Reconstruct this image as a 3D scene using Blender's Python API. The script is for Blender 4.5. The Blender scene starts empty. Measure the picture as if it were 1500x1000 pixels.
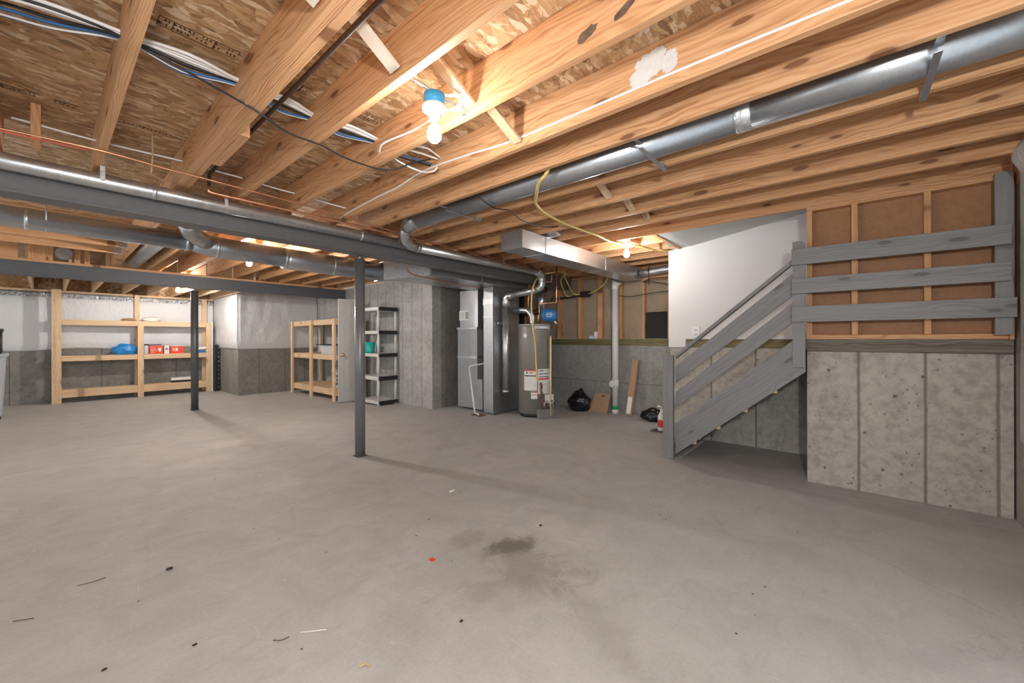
import bpy, bmesh, math, random
from mathutils import Vector, Matrix, noise
random.seed(7)
R = random.Random(11)
scene = bpy.context.scene
COL = scene.collection
PI = math.pi
WM = {}

# ------------------------------------------------------------------ materials
class NT:
    def __init__(s, name):
        s.m = bpy.data.materials.new(name); s.m.use_nodes = True
        s.t = s.m.node_tree; s.n = s.t.nodes; s.l = s.t.links
        s.b = s.n['Principled BSDF']
    def node(s, typ, **kw):
        n = s.n.new(typ)
        for k, v in kw.items(): setattr(n, k, v)
        return n
    def link(s, a, b): s.l.new(a, b)
    def val(s, sock, v):
        if hasattr(v, 'is_linked') or isinstance(v, bpy.types.NodeSocket): s.link(v, sock)
        else: sock.default_value = v
    def math(s, op, a, b=None, clamp=False):
        n = s.node('ShaderNodeMath', operation=op); n.use_clamp = clamp
        s.val(n.inputs[0], a)
        if b is not None: s.val(n.inputs[1], b)
        return n.outputs[0]
    def vmath(s, op, a, b):
        n = s.node('ShaderNodeVectorMath', operation=op)
        s.val(n.inputs[0], a); s.val(n.inputs[1], b)
        return n.outputs[0]
    def coords(s, kind='Object', rand=True):
        c = s.node('ShaderNodeTexCoord').outputs[kind]
        if not rand: return c
        oi = s.node('ShaderNodeObjectInfo')
        k = s.math('MULTIPLY', oi.outputs['Random'], 73.0)
        cx = s.node('ShaderNodeCombineXYZ')
        s.link(k, cx.inputs[0]); s.link(s.math('MULTIPLY', k, 1.7), cx.inputs[1]); s.link(s.math('MULTIPLY', k, 0.6), cx.inputs[2])
        return s.vmath('ADD', c, cx.outputs[0])
    def scale(s, c, v, rot=(0, 0, 0)):
        m = s.node('ShaderNodeMapping'); s.link(c, m.inputs[0])
        m.inputs['Scale'].default_value = v; m.inputs['Rotation'].default_value = rot
        return m.outputs[0]
    def noise(s, c, sc=5, det=4, rough=.55, dist=0):
        n = s.node('ShaderNodeTexNoise'); s.link(c, n.inputs['Vector'])
        n.inputs['Scale'].default_value = sc; n.inputs['Detail'].default_value = det
        n.inputs['Roughness'].default_value = rough; n.inputs['Distortion'].default_value = dist
        return n.outputs['Fac']
    def vor(s, c, sc=5, feature='F1', out='Distance', rnd=1.0):
        n = s.node('ShaderNodeTexVoronoi', feature=feature); s.link(c, n.inputs['Vector'])
        n.inputs['Scale'].default_value = sc; n.inputs['Randomness'].default_value = rnd
        return n.outputs[out]
    def ramp(s, f, stops):
        n = s.node('ShaderNodeValToRGB'); s.link(f, n.inputs[0])
        e = n.color_ramp.elements
        while len(e) < len(stops): e.new(.5)
        for i, (p, c) in enumerate(stops):
            e[i].position = p; e[i].color = (*c, 1) if len(c) == 3 else c
        return n.outputs[0]
    def mask(s, f, lo, hi):
        n = s.node('ShaderNodeMapRange'); n.interpolation_type = 'SMOOTHSTEP'
        s.link(f, n.inputs[0]); n.inputs[1].default_value = lo; n.inputs[2].default_value = hi
        return n.outputs[0]
    def mix(s, f, a, b, mode='MIX'):
        n = s.node('ShaderNodeMix', data_type='RGBA', blend_type=mode)
        s.val(n.inputs[0], f)
        for sock, v in ((n.inputs[6], a), (n.inputs[7], b)):
            if isinstance(v, tuple): sock.default_value = (*v, 1) if len(v) == 3 else v
            else: s.link(v, sock)
        return n.outputs[2]
    def bump(s, h, st=.2, d=.01):
        n = s.node('ShaderNodeBump'); n.inputs['Strength'].default_value = st; n.inputs['Distance'].default_value = d
        s.link(h, n.inputs['Height']); s.link(n.outputs[0], s.b.inputs['Normal'])
    def fin(s, col=None, rough=None, metal=0):
        if col is not None:
            if isinstance(col, tuple): s.b.inputs['Base Color'].default_value = (*col, 1)
            else: s.link(col, s.b.inputs['Base Color'])
        if rough is not None: s.val(s.b.inputs['Roughness'], rough)
        s.b.inputs['Metallic'].default_value = metal
        return s.m

def simple(name, col, rough=.5, metal=0, var=.12, sc=9, bump=0):
    n = NT(name); c = n.coords()
    f = n.noise(c, sc, 4)
    k = n.ramp(f, [(.3, tuple(x*(1-var) for x in col)), (.7, tuple(min(1, x*(1+var)) for x in col))])
    if bump: n.bump(n.noise(c, sc*8, 3), bump, .004)
    return n.fin(k, rough, metal)

def wood(name, dark, mid, light, knots=1.0, rough=.62, contrast=1.0):
    n = NT(name); c = n.coords()
    g = n.scale(c, (.34, 15, 15))
    d = n.noise(n.scale(c, (.8, 3.2, 3.2)), 1.6, 3)
    dv = n.node('ShaderNodeCombineXYZ'); n.link(n.math('MULTIPLY', d, 1.1), dv.inputs[1]); n.link(n.math('MULTIPLY', d, .9), dv.inputs[2])
    g2 = n.vmath('ADD', g, dv.outputs[0])
    f1 = n.noise(g2, 2.4, 5, .6, .6)
    wv = n.node('ShaderNodeTexWave', wave_type='RINGS', rings_direction='X'); n.link(n.scale(g2, (.3, .55, .55)), wv.inputs[0])
    wv.inputs['Scale'].default_value = 4.2; wv.inputs['Distortion'].default_value = 1.6; wv.inputs['Detail'].default_value = 2
    f = n.math('ADD', n.math('MULTIPLY', f1, .8), n.math('MULTIPLY', wv.outputs['Fac'], .2))
    col = n.ramp(f, [(.28, dark), (.46, mid), (.72, light)])
    # broad board-to-board and along-board tone
    b = n.noise(n.scale(c, (.5, 1.2, 1.2)), 1.5, 2)
    col = n.mix(n.mask(b, .35, .75), col, n.mix(.5, col, mid), 'MIX')
    if knots:
        sp = n.node('ShaderNodeSeparateXYZ'); n.link(c, sp.inputs[0])
        cb = n.node('ShaderNodeCombineXYZ'); n.link(n.math('MULTIPLY', sp.outputs[0], 1.5), cb.inputs[0]); n.link(n.math('MULTIPLY', sp.outputs[2], 4.6), cb.inputs[1])
        vn = n.node('ShaderNodeTexVoronoi', feature='F1', voronoi_dimensions='2D'); n.link(cb.outputs[0], vn.inputs['Vector']); vn.inputs['Scale'].default_value = 1.0
        v = n.math('ADD', vn.outputs['Distance'], n.math('MULTIPLY', n.math('SUBTRACT', d, .5), .12))
        k = n.math('SUBTRACT', 1.0, n.mask(v, .045, .085))
        halo = n.math('SUBTRACT', 1.0, n.mask(v, .05, .22))
        col = n.mix(n.math('MULTIPLY', halo, .35*knots), col, tuple(x*.55 for x in mid))
        col = n.mix(n.math('MULTIPLY', k, .85*knots), col, (mid[0]*.30, mid[1]*.20, mid[2]*.16))
    n.bump(f, .12, .004)
    return n.fin(col, rough)

PINE = wood('pine_lumber', (.37, .165, .072), (.60, .32, .152), (.70, .42, .23))
PINE_PALE = wood('pale_pine_lumber', (.55, .36, .20), (.70, .49, .30), (.80, .60, .40), .6)
OLIVE = wood('treated_lumber', (.10, .085, .03), (.17, .145, .055), (.24, .20, .09), .3)
GREYWOOD = wood('grey_stained_wood', (.165, .162, .162), (.205, .203, .205), (.245, .245, .25), .7, .5)
DARKSILL = wood('weathered_sill', (.07, .06, .045), (.12, .105, .08), (.19, .17, .14), .3)

def osb(name):
    n = NT(name); c = n.coords(rand=False)
    wob = n.noise(c, 7, 2)
    wv = n.node('ShaderNodeCombineXYZ'); n.link(n.math('MULTIPLY', wob, .05), wv.inputs[0]); n.link(n.math('MULTIPLY', wob, .09), wv.inputs[1])
    c2 = n.vmath('ADD', c, wv.outputs[0])
    def layer(rot, off):
        q = n.scale(n.vmath('ADD', c2, off), (9, 34, 1), (0, 0, rot))
        return n.vor(q, 1.0, 'F1', 'Color'), n.vor(q, 1.0, 'DISTANCE_TO_EDGE', 'Distance')
    a, ea = layer(.25, (0, 0, 0)); b, eb = layer(-.55, (3.3, 1.7, 0)); d, ed = layer(1.0, (9.1, 5.7, 0))
    m1 = n.mask(n.noise(c, 9, 3), .46, .54); m2 = n.mask(n.noise(n.vmath('ADD', c, (4, 4, 4)), 8, 3), .55, .62)
    chip = n.mix(m2, n.mix(m1, a, b), d)
    sep = n.node('ShaderNodeSeparateColor'); n.link(chip, sep.inputs[0])
    edge = n.mix(m2, n.mix(m1, ea, eb), ed)
    es = n.node('ShaderNodeSeparateColor'); n.link(edge, es.inputs[0])
    col = n.ramp(sep.outputs[0], [(.0, (.17, .085, .035)), (.18, (.37, .20, .09)), (.5, (.52, .315, .155)), (.74, (.64, .43, .24)), (.92, (.84, .68, .50))])
    fib = n.noise(n.scale(c2, (8, 70, 1), (0, 0, .2)), 2, 4)
    col = n.mix(.35, col, n.ramp(fib, [(.3, (.22, .12, .05)), (.65, (.62, .42, .24))]))
    col = n.mix(n.math('MULTIPLY', n.math('SUBTRACT', 1., n.mask(es.outputs[0], .0, .05)), .45), col, (.15, .08, .03))
    n.bump(sep.outputs[0], .25, .006)
    return n.fin(col, .7)
OSB = osb('oriented_strand_board')

def seam_mask(n, sock, positions, w):
    out = None
    for p in positions:
        d = n.math('ABSOLUTE', n.math('SUBTRACT', sock, p))
        k = n.math('SUBTRACT', 1., n.mask(d, w*.3, w))
        out = k if out is None else n.math('MAXIMUM', out, k)
    return out

def concrete(name, lo, mid, hi, axis=0, seams=(), w=.012, blotch=1.0, pits=1.0, hseams=(), seamcol=.45):
    n = NT(name); c = n.coords(rand=False)
    f = n.noise(c, 1.9, 7, .68, .15)
    col = n.ramp(f, [(.32, lo), (.5, mid), (.68, hi)])
    g = n.noise(n.vmath('ADD', c, (5, 2, 8)), 15, 6, .68, .25)
    col = n.mix(.5*blotch, col, n.ramp(g, [(.3, tuple(x*.62 for x in lo)), (.6, hi)]))
    v = n.vor(n.vmath('ADD', c, (0, 0, 0)), 13); vn = n.noise(c, 4, 2)
    pit = n.math('MULTIPLY', n.math('SUBTRACT', 1., n.mask(v, .07, .20)), n.mask(vn, .48, .58))
    col = n.mix(n.math('MULTIPLY', pit, .75*pits), col, tuple(x*.28 for x in lo))
    v3 = n.vor(n.scale(n.vmath('ADD', c, (2, 7, 3)), (1, 1, .7)), 31); vn3 = n.noise(n.vmath('ADD', c, (3, 3, 9)), 3.1, 4)
    pit3 = n.math('MULTIPLY', n.math('SUBTRACT', 1., n.mask(v3, .10, .26)), n.mask(vn3, .53, .60))
    col = n.mix(n.math('MULTIPLY', pit3, .6*pits), col, tuple(x*.35 for x in lo))
    smear = n.mask(n.noise(n.scale(c, (2.2, 2.2, 1.3)), 1.9, 7, .72, .5), .60, .72)
    col = n.mix(n.math('MULTIPLY', smear, .5*blotch), col, tuple(x*.5 for x in lo))
    pale = n.mask(n.noise(n.vmath('ADD', c, (9, 9, 1)), 3.0, 8, .75, .6), .60, .72)
    col = n.mix(n.math('MULTIPLY', pale, .42*blotch), col, tuple(min(1, x*1.35) for x in hi))
    h = g
    if seams or hseams:
        s = n.node('ShaderNodeSeparateXYZ'); wob = n.noise(c, 6, 3)
        n.link(c, s.inputs[0])
        k = None
        if seams:
            k = seam_mask(n, n.math('ADD', s.outputs[axis], n.math('MULTIPLY', n.math('SUBTRACT', wob, .5), .012)), seams, w)
        if hseams:
            k2 = seam_mask(n, s.outputs[2], hseams, w)
            k = k2 if k is None else n.math('MAXIMUM', k, k2)
        col = n.mix(n.math('MULTIPLY', k, .75), col, tuple(x*seamcol for x in lo))
        h = n.math('SUBTRACT', g, n.math('MULTIPLY', k, 2.))
    n.bump(h, .25, .006)
    return n.fin(col, .85)

def floor_mat():
    n = NT('concrete_floor'); c = n.coords(rand=False)
    big = n.noise(c, .55, 5, .6, .5)
    col = n.ramp(big, [(.3, (.365, .362, .355)), (.5, (.425, .422, .415)), (.7, (.475, .472, .465))])
    med = n.noise(n.scale(c, (1, 1, 1), (0, 0, .6)), 3.2, 7, .68, .9)
    col = n.mix(.42, col, n.ramp(med, [(.30, (.29, .286, .278)), (.52, (.42, .416, .408)), (.74, (.54, .536, .528))]))
    trow = n.noise(n.scale(c, (5, 1.3, 1), (0, 0, .9)), 2.2, 5, .6, 1.4)
    col = n.mix(n.math('MULTIPLY', n.mask(trow, .56, .72), .25), col, (.50, .48, .46))
    fine = n.noise(c, 60, 3)
    col = n.mix(.12, col, n.ramp(fine, [(.3, (.24, .22, .20)), (.7, (.54, .52, .50))]))
    # hairline trowel scratches
    sc = n.noise(n.scale(c, (34, 3, 1), (0, 0, .35)), 1.5, 2, .5, 2)
    col = n.mix(n.math('MULTIPLY', n.mask(sc, .68, .74), .35), col, (.60, .59, .575))
    sw = n.noise(n.scale(c, (2.0, 7, 1), (0, 0, -.5)), 2.0, 6, .66, .8)
    col = n.mix(n.math('MULTIPLY', n.mask(sw, .54, .70), .22), col, (.27, .26, .245))
    cr = n.node('ShaderNodeTexVoronoi', feature='DISTANCE_TO_EDGE'); n.link(n.vmath('ADD', c, n.scale(n.noise(c, 3, 5, .7, 1), (.5, .5, 0))), cr.inputs['Vector']); cr.inputs['Scale'].default_value = .55
    col = n.mix(n.math('MULTIPLY', n.math('MULTIPLY', n.math('SUBTRACT', 1., n.mask(cr.outputs['Distance'], .001, .006)), n.mask(n.noise(c, 1.1, 3), .48, .60)), .22), col, (.22, .21, .20))
    # specks of grit
    v = n.vor(c, 7.5); vr = n.noise(c, 2.3, 2)
    col = n.mix(n.math('MULTIPLY', n.math('SUBTRACT', 1., n.mask(v, .035, .06)), n.mask(vr, .5, .56)), col, (.07, .06, .05))
    # oil stains and worn patches, each with a place of its own
    s = n.node('ShaderNodeSeparateXYZ'); n.link(c, s.inputs[0])
    wob = n.noise(c, 4.5, 6, .7, 1.2)
    def blob(x, y, rx, ry, rot, lo, hi):
        dx = n.math('SUBTRACT', s.outputs[0], x); dy = n.math('SUBTRACT', s.outputs[1], y)
        cs, sn = math.cos(rot), math.sin(rot)
        a = n.math('DIVIDE', n.math('ADD', n.math('MULTIPLY', dx, cs), n.math('MULTIPLY', dy, sn)), rx)
        b = n.math('DIVIDE', n.math('SUBTRACT', n.math('MULTIPLY', dy, cs), n.math('MULTIPLY', dx, sn)), ry)
        r = n.math('SQRT', n.math('ADD', n.math('MULTIPLY', a, a), n.math('MULTIPLY', b, b)))
        r = n.math('ADD', r, n.math('MULTIPLY', n.math('SUBTRACT', wob, .5), 2.4))
        return n.math('SUBTRACT', 1., n.mask(r, lo, hi))
    for (x, y, rx, ry, rot, st, cc) in ((1.80, 1.56, .17, .10, -.4, .8, (.09, .082, .07)), (1.72, 1.30, .30, .17, -1.1, .45, (.17, .15, .13)),
                                        (1.70, 1.83, .15, .10, .3, .30, (.17, .15, .13)), (1.36, 1.40, .14, .10, 0, .28, (.2, .18, .15)),
                                        (1.60, 1.45, .62, .40, -.7, .22, (.22, .20, .17)), (1.55, .80, .10, .50, -.5, .28, (.22, .205, .185))):
        col = n.mix(n.math('MULTIPLY', blob(x, y, rx, ry, rot, .3, 1.25), st), col, cc)
    for (x, y, rx, ry, rot, st) in ((1.05, 5.06, .28, .2, 0, .3), (1.40, 5.7, .3, .2, .5, .3), (1.33, 3.75, .22, .16, 0, .28), (.45, 1.3, .4, .3, 0, .16)):
        col = n.mix(n.math('MULTIPLY', blob(x, y, rx, ry, rot, .4, 1.2), st), col, (.60, .58, .56))
    # thin pale line along the foot of the stair and its wall
    d = n.math('ABSOLUTE', n.math('SUBTRACT', s.outputs[0], 4.085))
    pale_line = n.math('MULTIPLY', n.math('SUBTRACT', 1., n.mask(d, .003, .012)), n.math('LESS_THAN', s.outputs[1], 1.3))
    col = n.mix(n.math('MULTIPLY', pale_line, .5), col, (.58, .54, .50))
    n.bump(med, .12, .01)
    return n.fin(col, n.ramp(big, [(.3, (.62,)*3), (.7, (.75,)*3)]))

FLOOR = floor_mat()
CW = ((.17, .162, .148), (.24, .232, .215), (.31, .30, .285))
CON_BLOCK = concrete('concrete_landing', (.29, .262, .235), (.39, .36, .33), (.48, .45, .415), 1, (-.065, -.446, -.80), .014, 1.0, 1.2)
CON_STAIR = concrete('concrete_stair_wall', (.31, .29, .26), (.41, .39, .355), (.50, .475, .44), 1, (1.28, .81, .15, -.4), .014, 1.0, .8)
CON_FAR = concrete('concrete_heater_wall', (.245, .24, .23), (.32, .315, .305), (.39, .385, .375), 1, (3.13, 2.10, 4.55), .008, .7, .5, (.497,))
CON_MID = concrete('concrete_center_wall', (.27, .265, .252), (.365, .36, .348), (.45, .445, .435), 1, tuple(5.65+.30*i for i in range(1, 16)), .010, .7, .5, (), .4)
CON_NOSE = concrete('concrete_nose_wall', (.17, .15, .13), (.235, .215, .19), (.29, .27, .245), 0, (4.78, 5.1, 5.5), .010, .8, .6)
CON_LEFT = concrete('concrete_far_wall', *CW, 0, tuple(-2.9+.61*i for i in range(10)), .010, .8, .6)
CON_ALC = concrete('concrete_alcove_wall', *CW, 1, tuple(10.28+.38*i for i in range(1, 5)), .010, .7, .5)
CON_BACK = concrete('concrete_back_wall', *CW, 0, (3.15, 3.7, 4.15), .010, .7, .5)
CON_RIGHT = concrete('concrete_right_wall', (.25, .22, .195), (.32, .29, .26), (.38, .35, .32), 0, (), .01, .8, .5)

def metal(name, col, rough, var=.2, sc=30, metallic=.9, bump=.05):
    n = NT(name); c = n.coords()
    sp = n.vor(c, sc, 'F1', 'Color'); q = n.node('ShaderNodeSeparateColor'); n.link(sp, q.inputs[0])
    f = n.math('ADD', n.math('MULTIPLY', q.outputs[0], .5), n.math('MULTIPLY', n.noise(c, 3, 4), .5))
    k = n.ramp(f, [(.25, tuple(x*(1-var) for x in col)), (.75, tuple(min(1, x*(1+var)) for x in col))])
    n.bump(n.noise(c, 5, 2), bump, .02)
    return n.fin(k, n.ramp(n.noise(c, 4, 3), [(.3, (rough*.85,)*3), (.7, (rough*1.2,)*3)]), metallic)
GALV = metal('galvanized_steel', (.62, .635, .65), .34, .10)
GALV_DULL = metal('weathered_galvanized_steel', (.50, .53, .57), .34, .05, 70)
DUCT = metal('sheet_metal', (.50, .515, .53), .36, .08, 40)
BRIGHT = metal('bright_sheet_metal', (.62, .63, .65), .36, .05, 40)
STEEL = simple('grey_painted_steel', (.135, .135, .142), .45, 0, .08, 20, .05)
STEEL_DARK = simple('slate_painted_steel', (.085, .092, .104), .5, 0, .08, 20, .05)
POST = simple('grey_post_paint', (.20, .20, .202), .32, .3, .06)
POST_DARK = simple('dark_post_paint', (.095, .10, .105), .38, .2, .06)
BLACKIRON = simple('black_iron', (.055, .032, .022), .5, .4)
COPPER = metal('copper', (.78, .40, .24), .35, .12, 20)
YELLOW = simple('yellow_jacket', (.72, .55, .16), .45)
YELLOWPIPE = simple('cream_pipe', (.80, .70, .38), .4)
PVC = simple('white_pvc', (.78, .77, .74), .35, 0, .04)
WHITE = simple('white_plastic', (.80, .80, .79), .4, 0, .03)
PORCELAIN = simple('white_porcelain', (.85, .84, .82), .3, 0, .02)
BLUEBOX = simple('blue_plastic', (.03, .30, .62), .45, 0, .05)
BLUETANK = simple('blue_enamel', (.04, .19, .48), .35, 0, .05)
CABLEW = simple('white_cable', (.80, .80, .80), .4, 0, .03)
CABLEB = simple('blue_cable', (.05, .16, .38), .4, 0, .05)
CABLEK = simple('black_cable', (.02, .02, .022), .45, 0, .1)
CABLER = simple('red_tubing', (.55, .10, .06), .4, 0, .05)
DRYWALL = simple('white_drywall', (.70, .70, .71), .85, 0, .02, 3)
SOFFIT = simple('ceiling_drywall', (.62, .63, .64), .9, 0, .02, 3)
HARDBOARD = simple('brown_board', (.34, .165, .072), .6, 0, .10, 25)
SHEATH = simple('tan_sheathing', (.40, .31, .22), .75, 0, .08, 6)
BLACK = simple('black_plastic', (.012, .012, .014), .4, 0, .2)
BLACKBAG = simple('black_bag_film', (.010, .010, .012), .25, 0, .2)
CARD = simple('cardboard', (.42, .28, .17), .8, 0, .06)
FURN = simple('grey_appliance_paint', (.33, .345, .355), .4, .25, .04)
HEATER = simple('taupe_appliance_paint', (.235, .222, .205), .42, .15, .05)
DOORP = simple('grey_white_door_paint', (.50, .495, .47), .5, 0, .03)
BRASS = metal('brass', (.70, .52, .26), .3, .1)
RED = simple('red_carton', (.78, .07, .03), .5, 0, .05)
TEAL = simple('teal_plastic', (.015, .40, .33), .4, 0, .05)
BLUEBAG = simple('blue_bag', (.02, .24, .62), .35, 0, .1)
CLEAR = simple('translucent_tub', (.62, .64, .66), .25, 0, .03)
GREEN = simple('green_primer', (.02, .35, .12), .5)
LIGHTGREY = simple('light_grey_plastic', (.58, .58, .57), .45, 0, .04)
BIN = simple('pale_blue_grey_plastic', (.50, .54, .58), .45, 0, .04)
LABELW = simple('white_label', (.78, .77, .75), .5, 0, .02)
LABELR = simple('red_label', (.70, .06, .05), .5, 0, .03)
LABELY = simple('yellow_label', (.75, .62, .05), .5, 0, .03)
INK = simple('printed_ink', (.05, .04, .035), .7, 0, .1)
STAMP = simple('stamp_ink', (.085, .05, .028), .8, 0, .2)
MUD = simple('white_joint_compound', (.66, .64, .62), .9, 0, .06, 40)
KNOT = simple('wood_knot', (.13, .085, .06), .7, 0, .35, 30)
RUST = simple('rusted_iron', (.14, .075, .045), .8, 0, .35, 25)
SHEET_GAP_BLACK = simple('black_void', (.012, .012, .012), .7)  # for flat black sheets and the painted shade in the furnace gap
STRAW = simple('straw_fibre', (.50, .40, .22), .8)
def film(name, col):
    n = NT(name); c = n.coords(rand=False)
    w = n.noise(n.scale(c, (3, 3, 1.6)), 2.6, 6, .6, 1.6)
    w2 = n.noise(n.scale(c, (9, 9, 3)), 2, 4, .6, 2.2)
    n.bump(n.math('ADD', w, n.math('MULTIPLY', w2, .5)), .5, .03)
    return n.fin(col, .38)
FILM = film('white_vinyl_facing', (.70, .71, .73))
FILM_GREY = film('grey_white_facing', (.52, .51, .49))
FOIL = film('silver_foil', (.70, .72, .75)); FOIL.node_tree.nodes['Principled BSDF'].inputs['Metallic'].default_value = .85
def bulbmat(name, s):
    n = NT(name); n.fin((1, 1, 1), .4)
    n.b.inputs['Emission Color'].default_value = (1, .955, .90, 1); n.b.inputs['Emission Strength'].default_value = s
    return n.m

# ------------------------------------------------------------------ geometry helpers
def box(bm, lo, hi, M=None, bev=0, mi=0):
    g = bmesh.ops.create_cube(bm, size=1)
    vs = g['verts']
    c = [(a+b)/2 for a, b in zip(lo, hi)]; d = [b-a for a, b in zip(lo, hi)]
    for v in vs: v.co = Vector((v.co.x*d[0]+c[0], v.co.y*d[1]+c[1], v.co.z*d[2]+c[2]))
    fs = set(f for v in vs for f in v.link_faces)
    for f in fs: f.material_index = mi
    if bev:
        es = list(set(e for v in vs for e in v.link_edges))
        r = bmesh.ops.bevel(bm, geom=es, offset=bev, segments=2, profile=.5, affect='EDGES')
        vs = list(set(v for f in r['faces'] for v in f.verts)) if M else vs
        for f in r['faces']: f.material_index = mi
    if M is not None:
        seen = set()
        for v in list(vs):
            if v.is_valid and v not in seen: v.co = M @ v.co; seen.add(v)
    return vs

def smooth_path(pts, k=6, closed=False):
    P = [Vector(p) for p in pts]
    if len(P) < 3 or k <= 1: return P
    out = []
    for i in range(len(P)-1):
        p0 = P[i-1] if i else P[0]*2-P[1]
        p1, p2 = P[i], P[i+1]
        p3 = P[i+2] if i+2 < len(P) else P[-1]*2-P[-2]
        for j in range(k):
            t = j/k
            out.append(.5*((2*p1)+(p2-p0)*t+(2*p0-5*p1+4*p2-p3)*t*t+(3*p1-p0-3*p2+p3)*t**3))
    out.append(P[-1]); return out

def tube(bm, pts, r, seg=12, caps=True, k=1, mi=0):
    P = smooth_path(pts, k) if k > 1 else [Vector(p) for p in pts]
    rr = list(r) if isinstance(r, (list, tuple)) else [r]*len(P)
    if len(rr) != len(P):
        m = len(rr); q = [i*(m-1)/(len(P)-1) for i in range(len(P))]
        rr = [rr[int(a)]+(rr[min(m-1, int(a)+1)]-rr[int(a)])*(a-int(a)) for a in q]
    T = []
    for i in range(len(P)):
        a = P[max(0, i-1)]; b = P[min(len(P)-1, i+1)]
        T.append((b-a).normalized())
    up = Vector((0, 0, 1)) if abs(T[0].z) < .9 else Vector((1, 0, 0))
    n = T[0].cross(up).normalized()
    rings = []
    for i, p in enumerate(P):
        n = (n - T[i]*n.dot(T[i])).normalized(); b = T[i].cross(n)
        ring = [bm.verts.new(p + (n*math.cos(2*PI*j/seg)+b*math.sin(2*PI*j/seg))*rr[i]) for j in range(seg)]
        rings.append(ring)
    for a, b in zip(rings, rings[1:]):
        for j in range(seg):
            f = bm.faces.new((a[j], a[(j+1) % seg], b[(j+1) % seg], b[j])); f.smooth = True; f.material_index = mi
    if caps:
        for ring in (rings[0][::-1], rings[-1]):
            f = bm.faces.new(ring); f.material_index = mi

def lathe(bm, prof, M=None, seg=32, mi=0, cap=True):
    """prof: (radius, height) pairs about local z."""
    M = M or Matrix()
    rings = []
    for r, z in prof:
        if r < 1e-5: rings.append([bm.verts.new(M @ Vector((0, 0, z)))])
        else: rings.append([bm.verts.new(M @ Vector((r*math.cos(2*PI*j/seg), r*math.sin(2*PI*j/seg), z))) for j in range(seg)])
    for a, b in zip(rings, rings[1:]):
        for j in range(seg):
            k = (j+1) % seg
            if len(a) == 1 and len(b) == 1: continue
            if len(a) == 1: f = bm.faces.new((a[0], b[k], b[j]))
            elif len(b) == 1: f = bm.faces.new((a[j], a[k], b[0]))
            else: f = bm.faces.new((a[j], a[k], b[k], b[j]))
            f.smooth = True; f.material_index = mi
    if cap:
        if len(rings[0]) > 1: bm.faces.new(rings[0][::-1]).material_index = mi
        if len(rings[-1]) > 1: bm.faces.new(rings[-1]).material_index = mi

def poly_prism(bm, pts, ext, mi=0):
    """pts: planar loop of 3-D points; ext: extrusion vector."""
    a = [bm.verts.new(Vector(p)) for p in pts]; b = [bm.verts.new(Vector(p)+Vector(ext)) for p in pts]
    fs = [bm.faces.new(a), bm.faces.new(b[::-1])]
    for i in range(len(a)):
        j = (i+1) % len(a); fs.append(bm.faces.new((a[i], b[i], b[j], a[j])))
    for f in fs: f.material_index = mi
    bmesh.ops.recalc_face_normals(bm, faces=fs)

def NB(): return bmesh.new()

def obj(name, bm, mat, parent=None, origin=None, rot=None, smooth_angle=None):
    """links bm (given in world coordinates) as ONE mesh object."""
    if origin is None:
        lo = Vector((min(v.co[i] for v in bm.verts) for i in range(3))); hi = Vector((max(v.co[i] for v in bm.verts) for i in range(3)))
        origin = (lo+hi)/2
    M = Matrix.Translation(Vector(origin))
    if rot is not None: M = M @ rot.to_4x4()
    Mi = M.inverted()
    for v in bm.verts: v.co = Mi @ v.co
    me = bpy.data.meshes.new(name); bm.to_mesh(me); bm.free()
    for m in (mat if isinstance(mat, (list, tuple)) else [mat]): me.materials.append(m)
    o = bpy.data.objects.new(name, me); COL.objects.link(o)
    place(o, M, parent)
    return o

def place(o, M, parent):
    WM[o.name] = M
    if parent is not None:
        o.parent = parent
        L = WM[parent.name].inverted() @ M
    else: L = M
    o.location = L.to_translation(); o.rotation_euler = L.to_euler()

def empty(name, loc, label, cat, group=None):
    o = bpy.data.objects.new(name, None); COL.objects.link(o); o.empty_display_size = .1
    place(o, Matrix.Translation(Vector(loc)), None)
    return tag(o, label, cat, group)

def tag(o, label, cat, group=None, kind=None):
    o['label'] = label; o['category'] = cat
    if group: o['group'] = group
    if kind: o['kind'] = kind
    return o

def struct(o, label=None):
    o['kind'] = 'structure'
    if label: o['label'] = label
    return o

def bx(name, lo, hi, mat, parent=None, bev=0, origin=None):
    bm = NB(); box(bm, lo, hi, None, bev); return obj(name, bm, mat, parent, origin)

def board(name, p0, p1, w, t, mat, parent=None, wdir=(0, 0, 1), bev=.002):
    """timber from p0 to p1 (centre line); w measured along wdir, t across; grain runs along local x."""
    p0, p1 = Vector(p0), Vector(p1); X = (p1-p0); L = X.length; X.normalize()
    Z = Vector(wdir); Z = (Z - X*Z.dot(X)).normalized(); Y = Z.cross(X)
    rot = Matrix((X, Y, Z)).transposed(); M = Matrix.Translation((p0+p1)/2) @ rot.to_4x4()
    bm = NB(); box(bm, (-L/2, -t/2, -w/2), (L/2, t/2, w/2), None, bev)
    for v in bm.verts: v.co = M @ v.co
    return obj(name, bm, mat, parent, (p0+p1)/2, rot)

def bboard(name, lo, hi, mat, parent=None, bev=.002):
    """axis-aligned timber; the grain follows the longest side."""
    d = [b-a for a, b in zip(lo, hi)]; c = [(a+b)/2 for a, b in zip(lo, hi)]
    ax = d.index(max(d)); p0 = list(c); p1 = list(c); p0[ax] = lo[ax]; p1[ax] = hi[ax]
    wax = (ax+1) % 3; tax = (ax+2) % 3
    wd = [0, 0, 0]; wd[wax] = 1
    return board(name, p0, p1, d[wax], d[tax], mat, parent, wd, bev)

def cyl(name, p0, p1, r, mat, parent=None, seg=20):
    bm = NB(); tube(bm, [p0, p1], r, seg); return obj(name, bm, mat, parent)

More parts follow.
